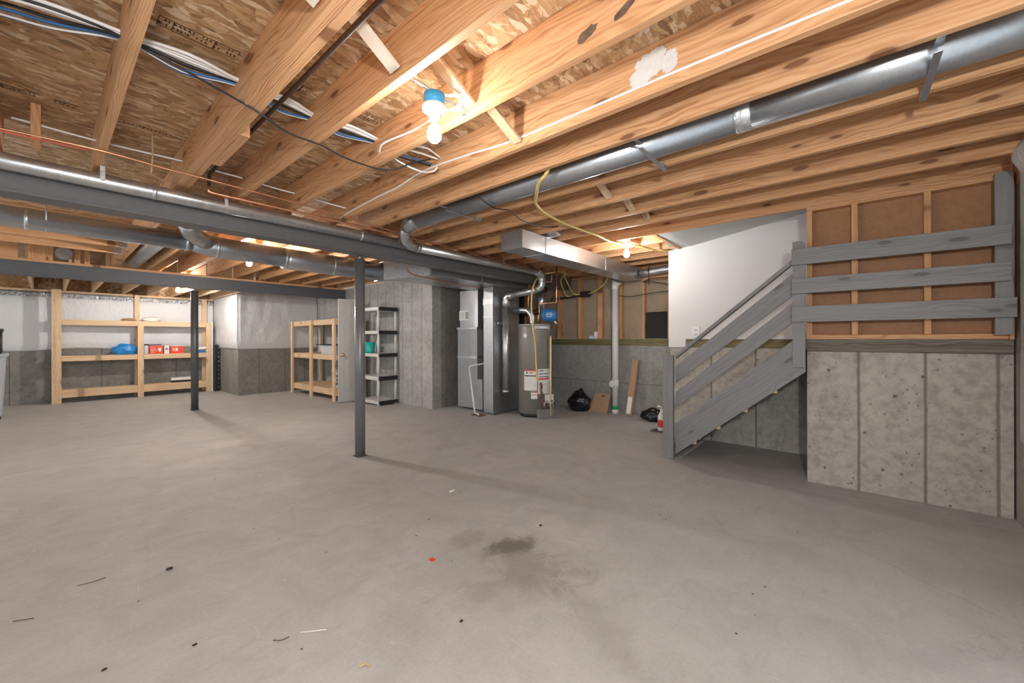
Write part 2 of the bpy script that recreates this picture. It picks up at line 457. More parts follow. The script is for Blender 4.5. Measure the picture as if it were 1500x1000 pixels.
# ------------------------------------------------------------------ levels (metres)
ZB, ZP, ZJ, ZO = 2.16, 2.36, 2.398, 2.633      # beam underside, beam top, joist underside, subfloor underside

# ------------------------------------------------------------------ the shell
struct(bx('floor', (-3.2, -1.1, -.1), (6.6, 12.3, 0), FLOOR, None, 0, (0, 0, 0)))
bm = NB()
box(bm, (-3.2, -.98, ZO), (4.36, 12.3, ZO+.018)); box(bm, (4.36, 1.6, ZO), (6.6, 12.3, ZO+.018)); box(bm, (5.46, -.98, ZO), (6.6, 1.6, ZO+.018))
ceiling = struct(obj('ceiling', bm, OSB, None, (0, 0, 0)))
struct(bx('wall_left', (-3.2, 12.1, 0), (2.74, 12.3, 2.20), CON_LEFT, None, 0, (0, 0, 0)))
struct(bx('wall_alcove', (2.74, 10.48, 0), (2.94, 12.3, 2.36), CON_ALC, None, 0, (0, 0, 0)))
struct(bx('wall_back', (2.74, 10.28, 0), (4.65, 10.48, 2.36), CON_BACK, None, 0, (0, 0, 0)))
struct(bx('wall_center', (4.45, 5.65, 0), (4.65, 10.28, 2.392), CON_MID, None, 0, (0, 0, 0)))
struct(bx('wall_furnace', (4.65, 5.65, 0), (6.54, 5.85, 2.392), CON_NOSE, None, 0, (0, 0, 0)))
struct(bx('wall_heater', (6.34, 1.78, 0), (6.54, 5.65, 1.13), CON_FAR, None, 0, (0, 0, 0)))
struct(bx('wall_stair', (5.28, -.87, 0), (5.46, 1.77, 1.14), CON_STAIR, None, 0, (0, 0, 0)))
struct(bx('wall_landing', (4.31, -.87, 0), (4.50, .275, 1.14), CON_BLOCK, None, .004, (0, 0, 0)))
struct(bx('wall_right', (2.3, -1.07, 0), (5.46, -.88, 2.30), CON_RIGHT, None, 0, (0, 0, 0)))
bm = NB()
poly_prism(bm, [(5.262, 1.786, 1.14), (5.262, 1.575, 1.14), (5.262, 1.575, 1.243), (5.262, -.87, 1.243), (5.262, -.87, 3.0), (5.262, .2, 2.9), (5.262, 1.60, 2.42), (5.262, 1.786, 2.40)], (.016, 0, 0))
struct(obj('wall_stairwell', bm, DRYWALL, None, (0, 0, 0)))
struct(bx('wall_return', (5.30, 1.775, 1.13), (6.43, 1.79, 2.39), SHEATH, None, 0, (0, 0, 0)))
bm = NB()
poly_prism(bm, [(4.365, 1.50, 2.415), (5.26, 1.50, 2.415), (5.26, -.87, 2.785), (4.365, -.87, 2.785)], (0, 0, .015))
poly_prism(bm, [(4.365, 1.595, 2.405), (5.26, 1.75, 2.405), (5.26, 1.50, 2.415), (4.365, 1.50, 2.415)], (0, 0, .015))
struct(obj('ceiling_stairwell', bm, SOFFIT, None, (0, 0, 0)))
struct(bx('floor_landing', (4.51, -.86, 1.14), (5.25, .27, 1.24), PINE))
struct(bboard('trim_1', (5.275, -.87, 1.142), (5.40, 1.57, 1.242), OLIVE))
struct(bboard('trim_2', (6.335, 1.80, 1.131), (6.54, 5.65, 1.245), OLIVE))
struct(bboard('trim_3', (4.300, -.868, 1.142), (4.50, .278, 1.243), DARKSILL))
struct(bboard('trim_4', (-3.2, 12.06, 2.20), (2.74, 12.29, 2.24), PINE_PALE))
struct(bboard('trim_6', (2.3, -.91, 2.30), (5.46, -.875, 3.0), PINE))
struct(bboard('trim_7', (6.446, 1.60, 1.246), (6.49, 5.70, 2.632), PINE))
struct(bx('trim_5', (-3.2, 12.20, 2.24), (2.74, 12.25, 2.632), OSB))

# ------------------------------------------------------------------ joists
J = 'floor joists under the subfloor'
def joist(x1, y0, y1, label, group=J, x0=None, name='floor_joist', mat=PINE):
    x0 = x1-.038 if x0 is None else x0
    o = bboard(name, (x0, y0, ZJ), (x1, y1, ZO-.001), mat)
    return tag(o, label, 'joist', group)
YB = 3.995
joist(-.17, -.86, YB, 'pine joist at the top left corner, partly out of the frame')
joist(.24, -.86, YB, 'narrow-looking pine joist at upper left that the first cables pass through')
joist(.662, -.86, YB, 'left half of the doubled pine joist beside the black iron pipe')
joist(.701, -.86, YB, 'right half of the doubled pine joist beside the black iron pipe')
joist(1.035, -.86, YB, 'pine joist left of the blue lamp box, with a pale brace nailed to it')
j5 = joist(1.43, -.86, YB, 'pine joist right of the blue lamp box, with two big dark knots')
j6 = joist(1.87, -.86, YB, 'pine joist with white plaster smears and a white cable stapled along it')
joist(2.20, -.86, YB, 'pine joist just left of the long grey ceiling pipe')
joist(2.675, -.86, YB, 'pine joist just right of the long grey ceiling pipe')
joist(3.10, -.86, YB, 'pine joist two bays right of the long grey ceiling pipe')
joist(3.52, -.86, YB, 'pine joist third to the right of the long grey ceiling pipe')
joist(3.90, -.86, YB, 'pine joist last but one before the stairwell opening')
joist(4.362, -.86, YB, 'pine header joist running over the brown board wall and stairwell edge')
for x1, lab in ((4.77, 'pine joist between the stairwell edge and the bare bulb near the foil pipe'), (5.18, 'pine joist lit by the bare bulb near the foil pipe'),
                (5.59, 'short pine joist over the silver trunk duct, second from the heater wall'), (6.0, 'short pine joist over the silver trunk duct, nearest the heater wall')):
    joist(x1, 1.665, YB, lab, 'short joists beyond the stairwell')
tag(bboard('trimmer_joist', (4.365, 1.62, ZJ), (6.3, 1.66, ZO-.001), PINE), 'pine trimmer closing the end of the stairwell opening', 'joist')
# beyond the main beam
joist(.69, YB+.005, 8.78, 'outer ply of the pine trimmer that the left-hand joists hang on', 'joists between the two steel beams')
joist(.73, YB+.005, 8.78, 'inner ply of the pine trimmer that the left-hand joists hang on', 'joists between the two steel beams')
far = [(1.10, 'left of the grey bay duct'), (1.50, 'left of the bulb between the beams'), (1.91, 'right of the bulb between the beams'), (2.31, 'second right of the bulb between the beams'),
       (2.72, 'third right of the bulb between the beams'), (3.12, 'fourth right of the bulb between the beams'), (3.53, 'fifth right of the bulb between the beams'), (3.93, 'above the grey pipe post top'), (4.34, 'nearest the grey concrete wall')]
for x1, lab in far: joist(x1, YB+.005, 8.78, 'pine joist between the steel beams, '+lab, 'joists between the two steel beams')
for yy, lab in ((6.45, 'nearest of the crosswise pine joists ending on the trimmer'), (6.86, 'middle of the crosswise pine joists ending on the trimmer'), (7.42, 'farthest of the crosswise pine joists ending on the trimmer')):
    o = bboard('cross_joist', (-3.0, yy, ZJ), (.645, yy+.038, ZO-.001), PINE); tag(o, lab, 'joist', 'crosswise joists by the trimmer')
    bm = NB(); box(bm, (.58, yy-.004, ZJ-.004), (.65, yy+.042, ZJ+.14)); obj('joist_hanger', bm, GALV, o)
for i, (x0, x1) in enumerate(((-3.0, -.26), (-.17, .06), (.27, .33), (.37, .43), (.62, .648))):
    tag(bboard('blocking_board', (x0, 8.80, ZJ), (x1, 8.838, ZO-.001), PINE), ['long pine blocking board on the slate beam at far left', 'pine blocking board on the slate beam left of the round duct end',
        'short pine block right of the round duct end on the slate beam', 'second short pine block right of the round duct end on the slate beam', 'end pine block against the trimmer on the slate beam'][i], 'blocking', 'blocking on the slate beam')
tag(cyl('duct_end', (.165, 8.74, 2.52), (.165, 8.858, 2.52), .085, GALV_DULL), 'round duct seen end on above the slate beam at left', 'duct')
for i, x1 in enumerate((-.16, .25, .64, 1.10, 1.50, 1.91, 2.31, 2.66)):
    tag(bboard('alcove_joist', (x1-.038, 8.86, ZJ-.16), (x1, 12.19, ZO-.03), PINE_PALE), 'pale pine joist end above the wooden shelving, number %s from the left edge' % ['one', 'two', 'three', 'four', 'five', 'six', 'seven', 'eight'][i], 'joist', 'joist ends above the wooden shelving')
for i, x1 in enumerate((3.12, 3.53, 3.93, 4.34)):
    joist(x1, 8.86, 10.30, 'pine joist behind the slate beam over the white wrapped corner, number %s from the corner' % ['one', 'two', 'three', 'four'][i], 'joists behind the slate beam')

# knots and smears that have a place of their own
def patch(name, parent, x, y, z, ry, rz, mat, n=18, jag=.25, seed=1, tilt=0):
    rr = random.Random(seed); bm = NB(); pts = []
    for i in range(n):
        a = 2*PI*i/n; k = 1+jag*(rr.random()*2-1)
        u, w = ry*k*math.cos(a), rz*k*math.sin(a)
        pts.append((x, y+u*math.cos(tilt)-w*math.sin(tilt), z+u*math.sin(tilt)+w*math.cos(tilt)))
    poly_prism(bm, pts, (-.0015, 0, 0)); return obj(name, bm, mat, parent)
patch('knot', j5, 1.392, .79, 2.468, .045, .022, KNOT, 20, .15, 3, -.35); patch('knot', j5, 1.392, .632, 2.48, .05, .016, KNOT, 20, .2, 4, -.35)
for i, (y, z, a, b, t) in enumerate(((.70, 2.535, .075, .055, .3), (.745, 2.505, .06, .05, -.6), (.615, 2.515, .035, .05, .2), (.67, 2.575, .04, .03, .1))):
    patch('plaster_smear', j6, 1.832-.0002*i, y, z, a, b, MUD, 44, .16, 20+i, t)

# cross bridging
def brace(x0, x1, y, label, mat=PINE_PALE, dy=0):
    o = board('bridging_brace', (x0+.004, y, ZO-.035), (x1-.05, y+dy, ZJ+.03), .06, .019, mat, None, (0, 1, 0))
    tag(o, label, 'brace', 'cross bridging between joists')
BLEACHED = simple('bleached_pine', (.72, .63, .53), .7, 0, .08)
brace(.701, 1.035, 1.50, 'pale whitish bridging brace left of the blue lamp box', BLEACHED)
brace(.24, .662, 1.40, 'pale whitish bridging brace cut off by the top edge of the frame', BLEACHED)
brace(1.035, 1.43, 1.44, 'pine bridging brace right above the blue lamp box')
brace(1.43, 1.87, 1.50, 'pine bridging brace in the bay right of the blue lamp box')
brace(2.675, 3.10, 1.52, 'pine bridging brace right of the yellow gas line bend')
brace(3.10, 3.52, 1.50, 'pine bridging brace in the second bay right of the yellow gas line bend')
brace(3.52, 3.90, 1.50, 'pine bridging brace two bays before the stairwell opening')
o = bboard('scab_block', (.7025, 2.58, 2.398), (.748, 3.16, 2.475), PINE); tag(o, 'short pine scab strip nailed to the doubled joist', 'block')
tag(bboard('blocking_stud', (-.06, 3.60, ZJ), (-.02, 3.70, ZO-.001), PINE), 'upright pine cleat at the left edge above the round vent pipe', 'block')

# printed stamps on the subfloor (illegible dashes and frames)
def stamp(x0, x1, y0, y1, cells, seed):
    rr = random.Random(seed); bm = NB(); z0, z1 = ZO-.0012, ZO-.0002
    X = x0; w = (x1-x0)/cells
    for i in range(cells):
        a = X+i*w
        if rr.random() < .6:
            box(bm, (a, y0, z0), (a+.004, y1, z1))
        for r in range(2 if (y1-y0) > .03 else 1):
            yy = y0+(y1-y0)*(.12+.46*r); hh = (y1-y0)*(.34 if (y1-y0) > .03 else .75); t = a+.004
            while t < a+w-.004:
                q = rr.random()
                if q < .75:
                    box(bm, (t, yy, z0), (t+.005, yy+hh*(.5+.5*rr.random()), z1))
                    if q < .4: box(bm, (t, yy+hh*.4, z0), (t+.010, yy+hh*.4+.006, z1))
                t += .011+.007*rr.random()
    if (y1-y0) > .03:
        box(bm, (x0, y0, z0), (x1, y0+.004, z1)); box(bm, (x0, y1, z0), (x1, y1+.004, z1))
    obj('printed_stamp', bm, STAMP, ceiling)
stamp(.31, .605, 2.22, 2.29, 6, 1); stamp(.30, .59, 3.47, 3.50, 8, 2); stamp(-.16, -.04, 3.46, 3.50, 3, 3); stamp(.03, .13, 3.46, 3.505, 3, 4)
stamp(1.24, 1.37, 2.22, 2.31, 3, 5); stamp(.85, .95, 2.25, 2.32, 2, 6)

# ------------------------------------------------------------------ steel beams and posts
def ibeam(name, y, x0, x1, mat, label, w=.19, cut=None):
    t = empty(name, ((x0+x1)/2, y, ZB), label, 'beam')
    bm = NB(); box(bm, (x0, y-w/2, ZB), (x1, y+w/2, ZB+.012)); box(bm, (x0, y-w/2, ZP-.012), (x1, y+w/2, ZP)); box(bm, (x0, y-.07, ZB+.012), (x1, y-.06, ZP-.012))
    box(bm, (x0, y+.06, ZB+.012), (x1, y+.07, ZP-.012))
    obj('beam_section', bm, mat, t)
    bboard('top_plank', (x0, y-w/2+.01, ZP), (x1, y+w/2, ZJ-.001), PINE, t)
    return t
ibeam('steel_beam', 3.985, -3.2, 6.30, STEEL, 'long grey painted steel beam under the round vent pipe')
ibeam('steel_beam', 8.86, -3.2, 4.44, STEEL_DARK, 'slate painted steel beam farther back, over the wooden shelving', .16)
def post(x, y, r, mat, label):
    t = empty('support_post', (x, y, 0), label, 'post')
    bm = NB(); tube(bm, [(x, y, .006), (x, y, ZB-.05)], r, 28); obj('pipe_column', bm, mat, t)
    bx('base_plate', (x-r-.004, y-r-.004, 0), (x+r+.004, y+r+.004, .006), STEEL_DARK, t)
    bm = NB(); tube(bm, [(x, y, ZB-.05), (x, y, ZB-.012)], .016, 12); obj('jack_screw', bm, GALV, t)
    bx('top_plate', (x-.08, y-.08, ZB-.012), (x+.08, y+.08, ZB-.001), STEEL, t)
post(2.18, 4.0, .053, POST, 'round grey steel post in the middle of the floor')
post(1.70, 8.84, .055, POST_DARK, 'dark steel post in front of the wooden shelving with red boxes')

# ------------------------------------------------------------------ round pipes and ducts
def collar(bm, p, d, r):
    d = Vector(d).normalized(); p = Vector(p); tube(bm, [p-d*.012, p-d*.004, p+d*.004, p+d*.012], [r+.001, r+.004, r+.004, r+.001], 24)
t = empty('vent_pipe', (0, 3.79, 2.31), 'long shiny round vent pipe lying along the grey steel beam', 'pipe')
bm = NB(); tube(bm, [(-3.2, 3.79, 2.312), (3.95, 3.79, 2.312)], .05, 28); obj('pipe_run', bm, GALV, t)
for x in (.50, 2.08, -1.0):
    bm = NB(); collar(bm, (x, 3.79, 2.312), (1, 0, 0), .05); obj('pipe_collar', bm, GALV, t)
for x in (.24, .92, 2.5):
    bm = NB(); box(bm, (x-.012, 3.735, 2.362), (x+.012, 3.80, 2.3645)); box(bm, (x-.012, 3.735, 2.30), (x+.012, 3.7375, ZJ)); obj('hanger_strap', bm, GALV, t)

t = empty('branch_vent_pipe', (2.6, 3.69, 2.28), 'silver vent pipe from the ceiling pipe elbow down past the tall sheet metal duct', 'pipe')
bm = NB(); tube(bm, [(2.43, 3.50, 2.42), (2.44, 3.56, 2.37), (2.50, 3.63, 2.32), (2.60, 3.68, 2.285), (2.72, 3.69, 2.28)], .052, 24); obj('elbow', bm, GALV, t)
for p, d in (((2.455, 3.575, 2.36), (.3, .6, -.5)), ((2.54, 3.65, 2.31), (.7, .4, -.4)), ((2.70, 3.69, 2.28), (1, 0, 0))):
    bm = NB(); collar(bm, p, d, .052); obj('elbow_seam', bm, GALV, t)
bm = NB(); tube(bm, [(2.72, 3.69, 2.28), (4.95, 3.67, 2.28)], .048, 24); obj('pipe_run', bm, GALV, t)
bm = NB(); tube(bm, [(4.90, 3.67, 2.28), (4.98, 3.67, 2.275), (5.04, 3.672, 2.25), (5.065, 3.68, 2.19), (5.065, 3.69, 2.10), (5.055, 3.72, 2.05), (5.04, 3.78, 2.025)], .058, 24)
obj('elbow', bm, GALV, t)
for p, d in (((5.02, 3.671, 2.262), (.7, .0, -.6)), ((5.065, 3.685, 2.15), (0, .1, -1)), ((5.06, 3.705, 2.07), (-.1, .5, -.8))):
    bm = NB(); collar(bm, p, d, .058); obj('elbow_seam', bm, GALV, t)
bm = NB(); tube(bm, [(5.045, 3.765, 2.03), (4.962, 4.24, 1.965)], .056, 24); obj('pipe_run', bm, GALV, t)
bm = NB(); tube(bm, [(4.965, 4.22, 1.968), (4.955, 4.29, 1.955), (4.95, 4.33, 1.92), (4.947, 4.337, 1.86), (4.947, 4.335, 1.76)], .060, 24); obj('elbow', bm, GALV, t)
bm = NB(); tube(bm, [(4.947, 4.335, 1.78), (4.947, 4.335, .37)], .062, 28); obj('drop_pipe', bm, GALV, t)
bm = NB(); tube(bm, [(4.947, 4.335, .40), (4.947, 4.335, .36)], .066, 28); obj('end_cap', bm, GALV, t)
bx('support_bracket', (4.80, 4.37, 1.495), (4.93, 4.40, 1.515), GALV, t)
for x in (4.1,):
    bm = NB(); box(bm, (x-.012, 3.63, 2.30), (x+.012, 3.633, ZJ)); obj('hanger_strap', bm, GALV, t)

t = empty('joist_bay_duct', (2.42, 1.4, 2.46), 'long grey round pipe hung between joists across the upper right', 'duct')
cx, cz, r = 2.428, 2.462, .088
bm = NB(); tube(bm, [(cx, -.76, cz), (cx, .42, cz)], r, 32); obj('duct_run', bm, GALV_DULL, t)
bm = NB(); tube(bm, [(cx, .42, cz), (cx, 3.30, cz)], r, 32); obj('duct_run', bm, GALV_DULL, t)
bm = NB(); tube(bm, [(cx, .385, cz), (cx, .39, cz), (cx, .455, cz), (cx, .46, cz)], [r+.001, r+.003, r+.003, r+.001], 28); obj('foil_tape_band', bm, FOIL, t)
bm = NB(); tube(bm, [(cx, 3.28, cz), (cx, 3.38, cz-.005), (cx, 3.46, cz-.03), (cx+.004, 3.52, cz-.06)], [r, r*.96, r*.85, r*.7], 28); obj('duct_elbow', bm, GALV_DULL, t)
for y in (-.27, .925, 2.66):
    bm = NB(); pts = []
    for i in range(9):
        a = PI+PI*i/8; pts.append((cx+(r+.002)*math.cos(a), y, cz+(r+.002)*math.sin(a)))
    box(bm, (2.185, y-.013, ZJ-.006), (2.255, y+.013, ZJ-.003)); box(bm, (2.25, y-.013, ZJ-.028), (2.60, y+.013, ZJ-.025)); box(bm, (2.60, y-.013, ZJ-.028), (2.67, y+.013, ZJ-.002))
    obj('hanger_strap', bm, GALV_DULL, t)

t = empty('supply_duct', (1.2, 4.9, 2.2), 'large dull round duct hanging beyond the grey steel beam', 'duct')
Y = 4.9
bm = NB(); tube(bm, [(-3.2, Y, 2.207), (.93, Y, 2.205)], .082, 32); obj('duct_run', bm, GALV_DULL, t)
bm = NB(); tube(bm, [(.93, Y, 2.205), (1.02, Y, 2.196), (1.12, Y, 2.19), (1.75, Y, 2.185)], [.082, .098, .105, .105], 32); obj('duct_run', bm, GALV_DULL, t)
bm = NB(); tube(bm, [(1.75, Y, 2.185), (1.80, Y, 2.175), (2.95, Y, 2.17)], [.105, .118, .122], 32); obj('duct_run', bm, GALV_DULL, t)
bm = NB(); tube(bm, [(1.04, 4.86, 2.21), (.96, 4.80, 2.235), (.88, 4.73, 2.265), (.84, 4.62, 2.33)], [.075, .078, .078, .078], 24); obj('branch_elbow', bm, DUCT, t)
for x in (-.10, .88, 1.12, 1.75, 2.3):
    bm = NB(); collar(bm, (x, Y, 2.20 if x < 1 else 2.19 if x < 1.5 else 2.175), (1, 0, 0), .082 if x < 1 else .105 if x < 1.6 else .12); obj('duct_seam', bm, GALV, t)
for x in (.0,):
    bm = NB(); tube(bm, [(x, Y-.10, ZJ), (x, Y-.088, 2.22), (x, Y-.03, 2.118), (x, Y+.05, 2.13)], .006, 8); obj('hanger_strap', bm, GALV, t)

t = empty('main_trunk_duct', (4.2, 4.65, 2.11), 'wide flat sheet metal trunk duct over the furnace', 'duct')
bm = NB()
poly = [(2.95, 4.78, 2.05), (2.95, 5.02, 2.05), (2.95, 5.02, 2.30), (2.95, 4.78, 2.30)]
a = [bm.verts.new(p) for p in poly]; b = [bm.verts.new(p) for p in ((3.35, 4.25, 2.11), (3.35, 5.1, 2.11), (3.35, 5.1, 2.35), (3.35, 4.25, 2.35))]
for i in range(4): bm.faces.new((a[i], a[(i+1) % 4], b[(i+1) % 4], b[i]))
bm.faces.new(a); bmesh.ops.recalc_face_normals(bm, faces=bm.faces[:]); obj('transition', bm, DUCT, t)
bx('trunk_run', (3.35, 4.25, 2.11), (5.46, 5.1, 2.35), DUCT, t, .003)
bx('standing_seam', (3.33, 4.245, 2.105), (3.37, 5.105, 2.355), DUCT, t, .002); bx('standing_seam', (4.30, 4.245, 2.105), (4.325, 5.105, 2.355), DUCT, t, .002)

t = empty('rectangular_duct', (4.7, 2.71, 2.2), 'bright rectangular silver trunk duct under the joists near the stair wall', 'duct')
bm = NB(); box(bm, (3.20, 2.575, 2.205), (3.62, 2.86, 2.394), None, .002); obj('duct_section', bm, BRIGHT, t)
bm = NB(); box(bm, (3.62, 2.573, 2.203), (5.05, 2.862, 2.395), None, .002); obj('duct_section', bm, BRIGHT, t)
bm = NB(); box(bm, (5.05, 2.575, 2.205), (6.30, 2.86, 2.394), None, .002); obj('duct_section', bm, BRIGHT, t)
for x in (3.62, 5.05):
    bx('drive_seam', (x-.008, 2.569, 2.199), (x+.008, 2.866, 2.395), DUCT, t, .001)
bx('end_cap', (3.192, 2.57, 2.20), (3.203, 2.865, 2.395), DUCT, t, .001)
bm = NB(); tube(bm, [(3.69, 2.70, 2.39), (3.69, 2.69, 2.44), (3.69, 2.64, 2.475), (3.69, 2.56, 2.485), (3.69, 2.46, 2.485)], .088, 24, True); obj('takeoff_elbow', bm, BRIGHT, t)

t = empty('foil_duct', (6.2, 2.3, 2.31), 'crinkled foil covered pipe beside the white drywall edge', 'duct')
bm = NB(); tube(bm, [(6.22, 2.56, 2.30), (6.22, 2.4, 2.306), (6.22, 2.2, 2.32), (6.22, 1.80, 2.33)], .062, 24); obj('foil_pipe', bm, FOIL, t)
bm = NB(); tube(bm, [(6.20, 2.40, ZJ), (6.15, 2.40, 2.34), (6.155, 2.395, 2.18), (6.19, 2.40, 2.10)], .007, 8, True, 4); obj('hanger_strap', bm, BLACK, t)

# silver duct in a bay beyond
tag(cyl('bay_duct', (.90, 6.5, 2.50), (.90, 8.7, 2.50), .10, DUCT), 'dull silver duct tucked in the joist bay right of the trimmer', 'duct')

# ------------------------------------------------------------------ furnace group
t = empty('furnace', (5.1, 5.14, 0), 'grey gas furnace cabinet between the concrete wall and the tall sheet metal duct', 'furnace')
bx('lower_cabinet', (4.82, 4.89, .04), (5.46, 5.39, .91), FURN, t, .006)
bx('upper_cabinet', (4.82, 4.89, .945), (5.46, 5.39, 1.42), FURN, t, .006)
bx('joint_strip', (4.812, 4.885, .905), (5.46, 5.395, .95), BRIGHT, t, .003); bx('joint_strip', (4.805, 4.88, 1.415), (5.46, 5.40, 1.455), BRIGHT, t, .003)
bx('coil_plenum', (4.85, 4.90, 1.455), (5.46, 5.36, 2.108), BRIGHT, t, .003)
bm = NB(); box(bm, (4.835, 5.10, 1.58), (4.85, 5.36, 1.75), None, 0, 0); box(bm, (4.832, 5.115, 1.60), (4.836, 5.20, 1.73), None, 0, 1); box(bm, (4.832, 5.23, 1.60), (4.836, 5.34, 1.73), None, 0, 2)
obj('access_panel', bm, [WHITE, FURN, LIGHTGREY], t)
bx('filter_box', (4.74, 4.69, .05), (4.90, 4.885, .56), FURN, t, .004)
bm = NB(); box(bm, (5.02, 4.72, .60), (5.40, 4.88, 2.10)); obj('dark_gap_block', bm, SHEET_GAP_BLACK, t)  # black box painting in the shade of the gap beside the furnace
bm = NB(); tube(bm, [(4.99, 4.70, .845), (4.755, 5.00, .775), (4.745, 5.005, .735)], .014, 12); tube(bm, [(4.745, 5.005, .74), (4.60, 4.73, .06), (4.60, 4.72, .03)], .014, 12); tube(bm, [(4.60, 4.72, .03), (4.545, 4.58, .018)], .014, 12)
tag(obj('condensate_pipe', bm, PVC), 'thin white plastic drain pipe bent in front of the grey furnace', 'pipe')
tag(bx('floor_drain_mat', (4.50, 4.50, .0), (4.66, 4.72, .006), RUST), 'dark rusty floor drain under the thin white drain pipe', 'drain')

t = empty('return_duct', (5.05, 4.53, 0), 'tall galvanized sheet metal duct standing between furnace and water heater', 'duct')
bx('duct_body', (4.72, 4.425, .02), (5.40, 4.635, 2.106), DUCT, t, .004)
bx('seam_strip', (4.714, 4.42, 1.60), (4.80, 4.64, 1.625), BRIGHT, t, .002); 
bm = NB(); poly_prism(bm, [(4.715, 4.64, 1.80), (4.715, 4.415, 1.83), (4.715, 4.415, 1.90), (4.715, 4.64, 1.92)], (.012, 0, 0)); obj('flange', bm, BRIGHT, t)
bx('corner_fold', (4.712, 4.418, .02), (4.728, 4.434, 2.106), BRIGHT, t, .003)

# ------------------------------------------------------------------ water heater
HX, HY, HR = 5.19, 3.93, .262
FW = Vector((-.797, -.604, 0)); RT = Vector((.6476, -.762, 0)); RT = (RT-FW*RT.dot(FW)).normalized()
def hp(th, z, r=HR):
    th = math.radians(th); return Vector((HX, HY, 0))+(FW*math.cos(th)+RT*math.sin(th))*r+Vector((0, 0, z))
def cpatch(bm, a0, a1, z0, z1, r=HR+.002, mi=0, n=8):
    lo = [bm.verts.new(hp(a0+(a1-a0)*i/n, z0, r)) for i in range(n+1)]; hi = [bm.verts.new(hp(a0+(a1-a0)*i/n, z1, r)) for i in range(n+1)]
    for i in range(n):
        f = bm.faces.new((lo[i], lo[i+1], hi[i+1], hi[i])); f.smooth = True; f.material_index = mi
t = empty('water_heater', (HX, HY, 0), 'tall taupe cylinder water heater with red and white warning labels', 'water heater')
M = Matrix.Translation((HX, HY, 0))
bm = NB(); lathe(bm, [(HR-.02, .05), (HR, .06), (HR, 1.44), (HR-.004, 1.455)], M, 56); obj('tank_jacket', bm, HEATER, t)
bm = NB(); lathe(bm, [(HR-.03, 0), (HR-.025, .05)], M, 40); obj('base_ring', bm, BLACK, t)
bm = NB(); lathe(bm, [(HR+.004, 1.45), (HR+.006, 1.478), (HR-.01, 1.488), (.05, 1.495), (0, 1.495)], M, 56); obj('top_cap', bm, FURN, t)
bm = NB(); cpatch(bm, -38, 9, .43, .755, HR+.002, 0); cpatch(bm, -38, 9, .738, .757, HR+.003, 1); cpatch(bm, -30, -24, .70, .725, HR+.003, 2); cpatch(bm, -18, -4, .705, .72, HR+.003, 1); cpatch(bm, -36, 6, .655, .672, HR+.003, 2)
for i in range(9): cpatch(bm, -35, -35+(26 if i % 3 else 20), .63-.02*i, .634-.02*i, HR+.003, 3, 4)
cpatch(bm, -2, 5, .50, .515, HR+.003, 3)
obj('warning_label', bm, [LABELW, LABELR, INK, LIGHTGREY], t)
bm = NB(); cpatch(bm, 12, 64, .375, .77, HR+.002, 0); cpatch(bm, 14, 60, .60, .625, HR+.003, 1); cpatch(bm, 18, 32, .735, .75, HR+.003, 2); cpatch(bm, 16, 56, .685, .70, HR+.003, 4); cpatch(bm, 16, 58, .64, .652, HR+.003, 2); cpatch(bm, 16, 58, .525, .53, HR+.003, 1)
for i in range(5): cpatch(bm, 34, 56, .50-.022*i, .507-.022*i, HR+.003, 3, 4)
obj('rating_label', bm, [LABELW, LABELR, INK, LIGHTGREY, BLUETANK], t)
bm = NB(); cpatch(bm, 66, 84, .56, .76, HR+.002, 0); obj('energy_tag', bm, LABELY, t)
bm = NB(); cpatch(bm, -12, 10, .30, .415, HR+.002, 0); cpatch(bm, -11, 9, .355, .363, HR+.003, 1); cpatch(bm, -11, 9, .40, .413, HR+.003, 1); obj('instruction_label', bm, [LABELW, LABELR], t)
bm = NB(); cpatch(bm, -1, 70, 1.385, 1.462, HR+.004, 0, 12); cpatch(bm, 2, 60, 1.39, 1.405, HR+.005, 1, 12); cpatch(bm, 20, 50, 1.42, 1.445, HR+.005, 2, 8); obj('band_label', bm, [LIGHTGREY, INK, WHITE], t)
bm = NB(); p = hp(-34, 1.295, HR+.003); q = (hp(-28, 1.295, HR+.003)-hp(-40, 1.295, HR+.003))/2; U = Vector((0, 0, 1))
poly_prism(bm, [p-q*1.5+U*.005, p-U*.045+q*.2, p+q*1.6+U*.01, p+U*.05-q*.2], tuple(FW*.002)); obj('white_sticker', bm, LABELW, t)
def hbox(name, a, z0, z1, w, d, mat, out=0):
    c = hp(a, 0, HR+out+d/2-.01); n = (hp(a, 0, 1)-Vector((HX, HY, 0))).normalized(); s = Vector((-n.y, n.x, 0))
    Mx = Matrix((s, n, Vector((0, 0, 1)))).transposed().to_4x4(); Mx.translation = c
    bm = NB(); box(bm, (-w/2, -d/2, z0), (w/2, d/2, z1))
    for v in bm.verts: v.co = Mx @ v.co
    return obj(name, bm, mat, t)
gv = hbox('gas_valve', 52, .235, .365, .12, .09, WHITE); hbox('burner_guard', 34, .004, .145, .25, .11, HEATER)
bm = NB(); c = hp(50, .27, HR+.085); tube(bm, [hp(50, .265, HR+.07), hp(50, .265, HR+.10)], .018, 16); obj('control_knob', bm, BLACK, gv)
bm = NB(); tube(bm, [hp(20, .56, HR+.02), hp(22, .50, HR+.035), hp(22, .44, HR+.02), hp(24, .36, HR+.04), hp(22, .30, HR+.03), hp(30, .22, HR+.05), hp(28, .15, HR+.06)], [.013, .02, .014, .021, .016, .03, .018], 10, True, 3); obj('gas_riser', bm, RUST, t)
bm = NB(); tube(bm, [hp(30, .145, HR+.06), hp(26, .22, HR+.09), hp(34, .27, HR+.07), hp(45, .24, HR+.06), hp(48, .16, HR+.07)], .008, 8, True, 5); tube(bm, [hp(58, .24, HR+.05), hp(62, .17, HR+.08), hp(50, .15, HR+.07)], .007, 8, True, 5); obj('burner_tubing', bm, GALV, t)
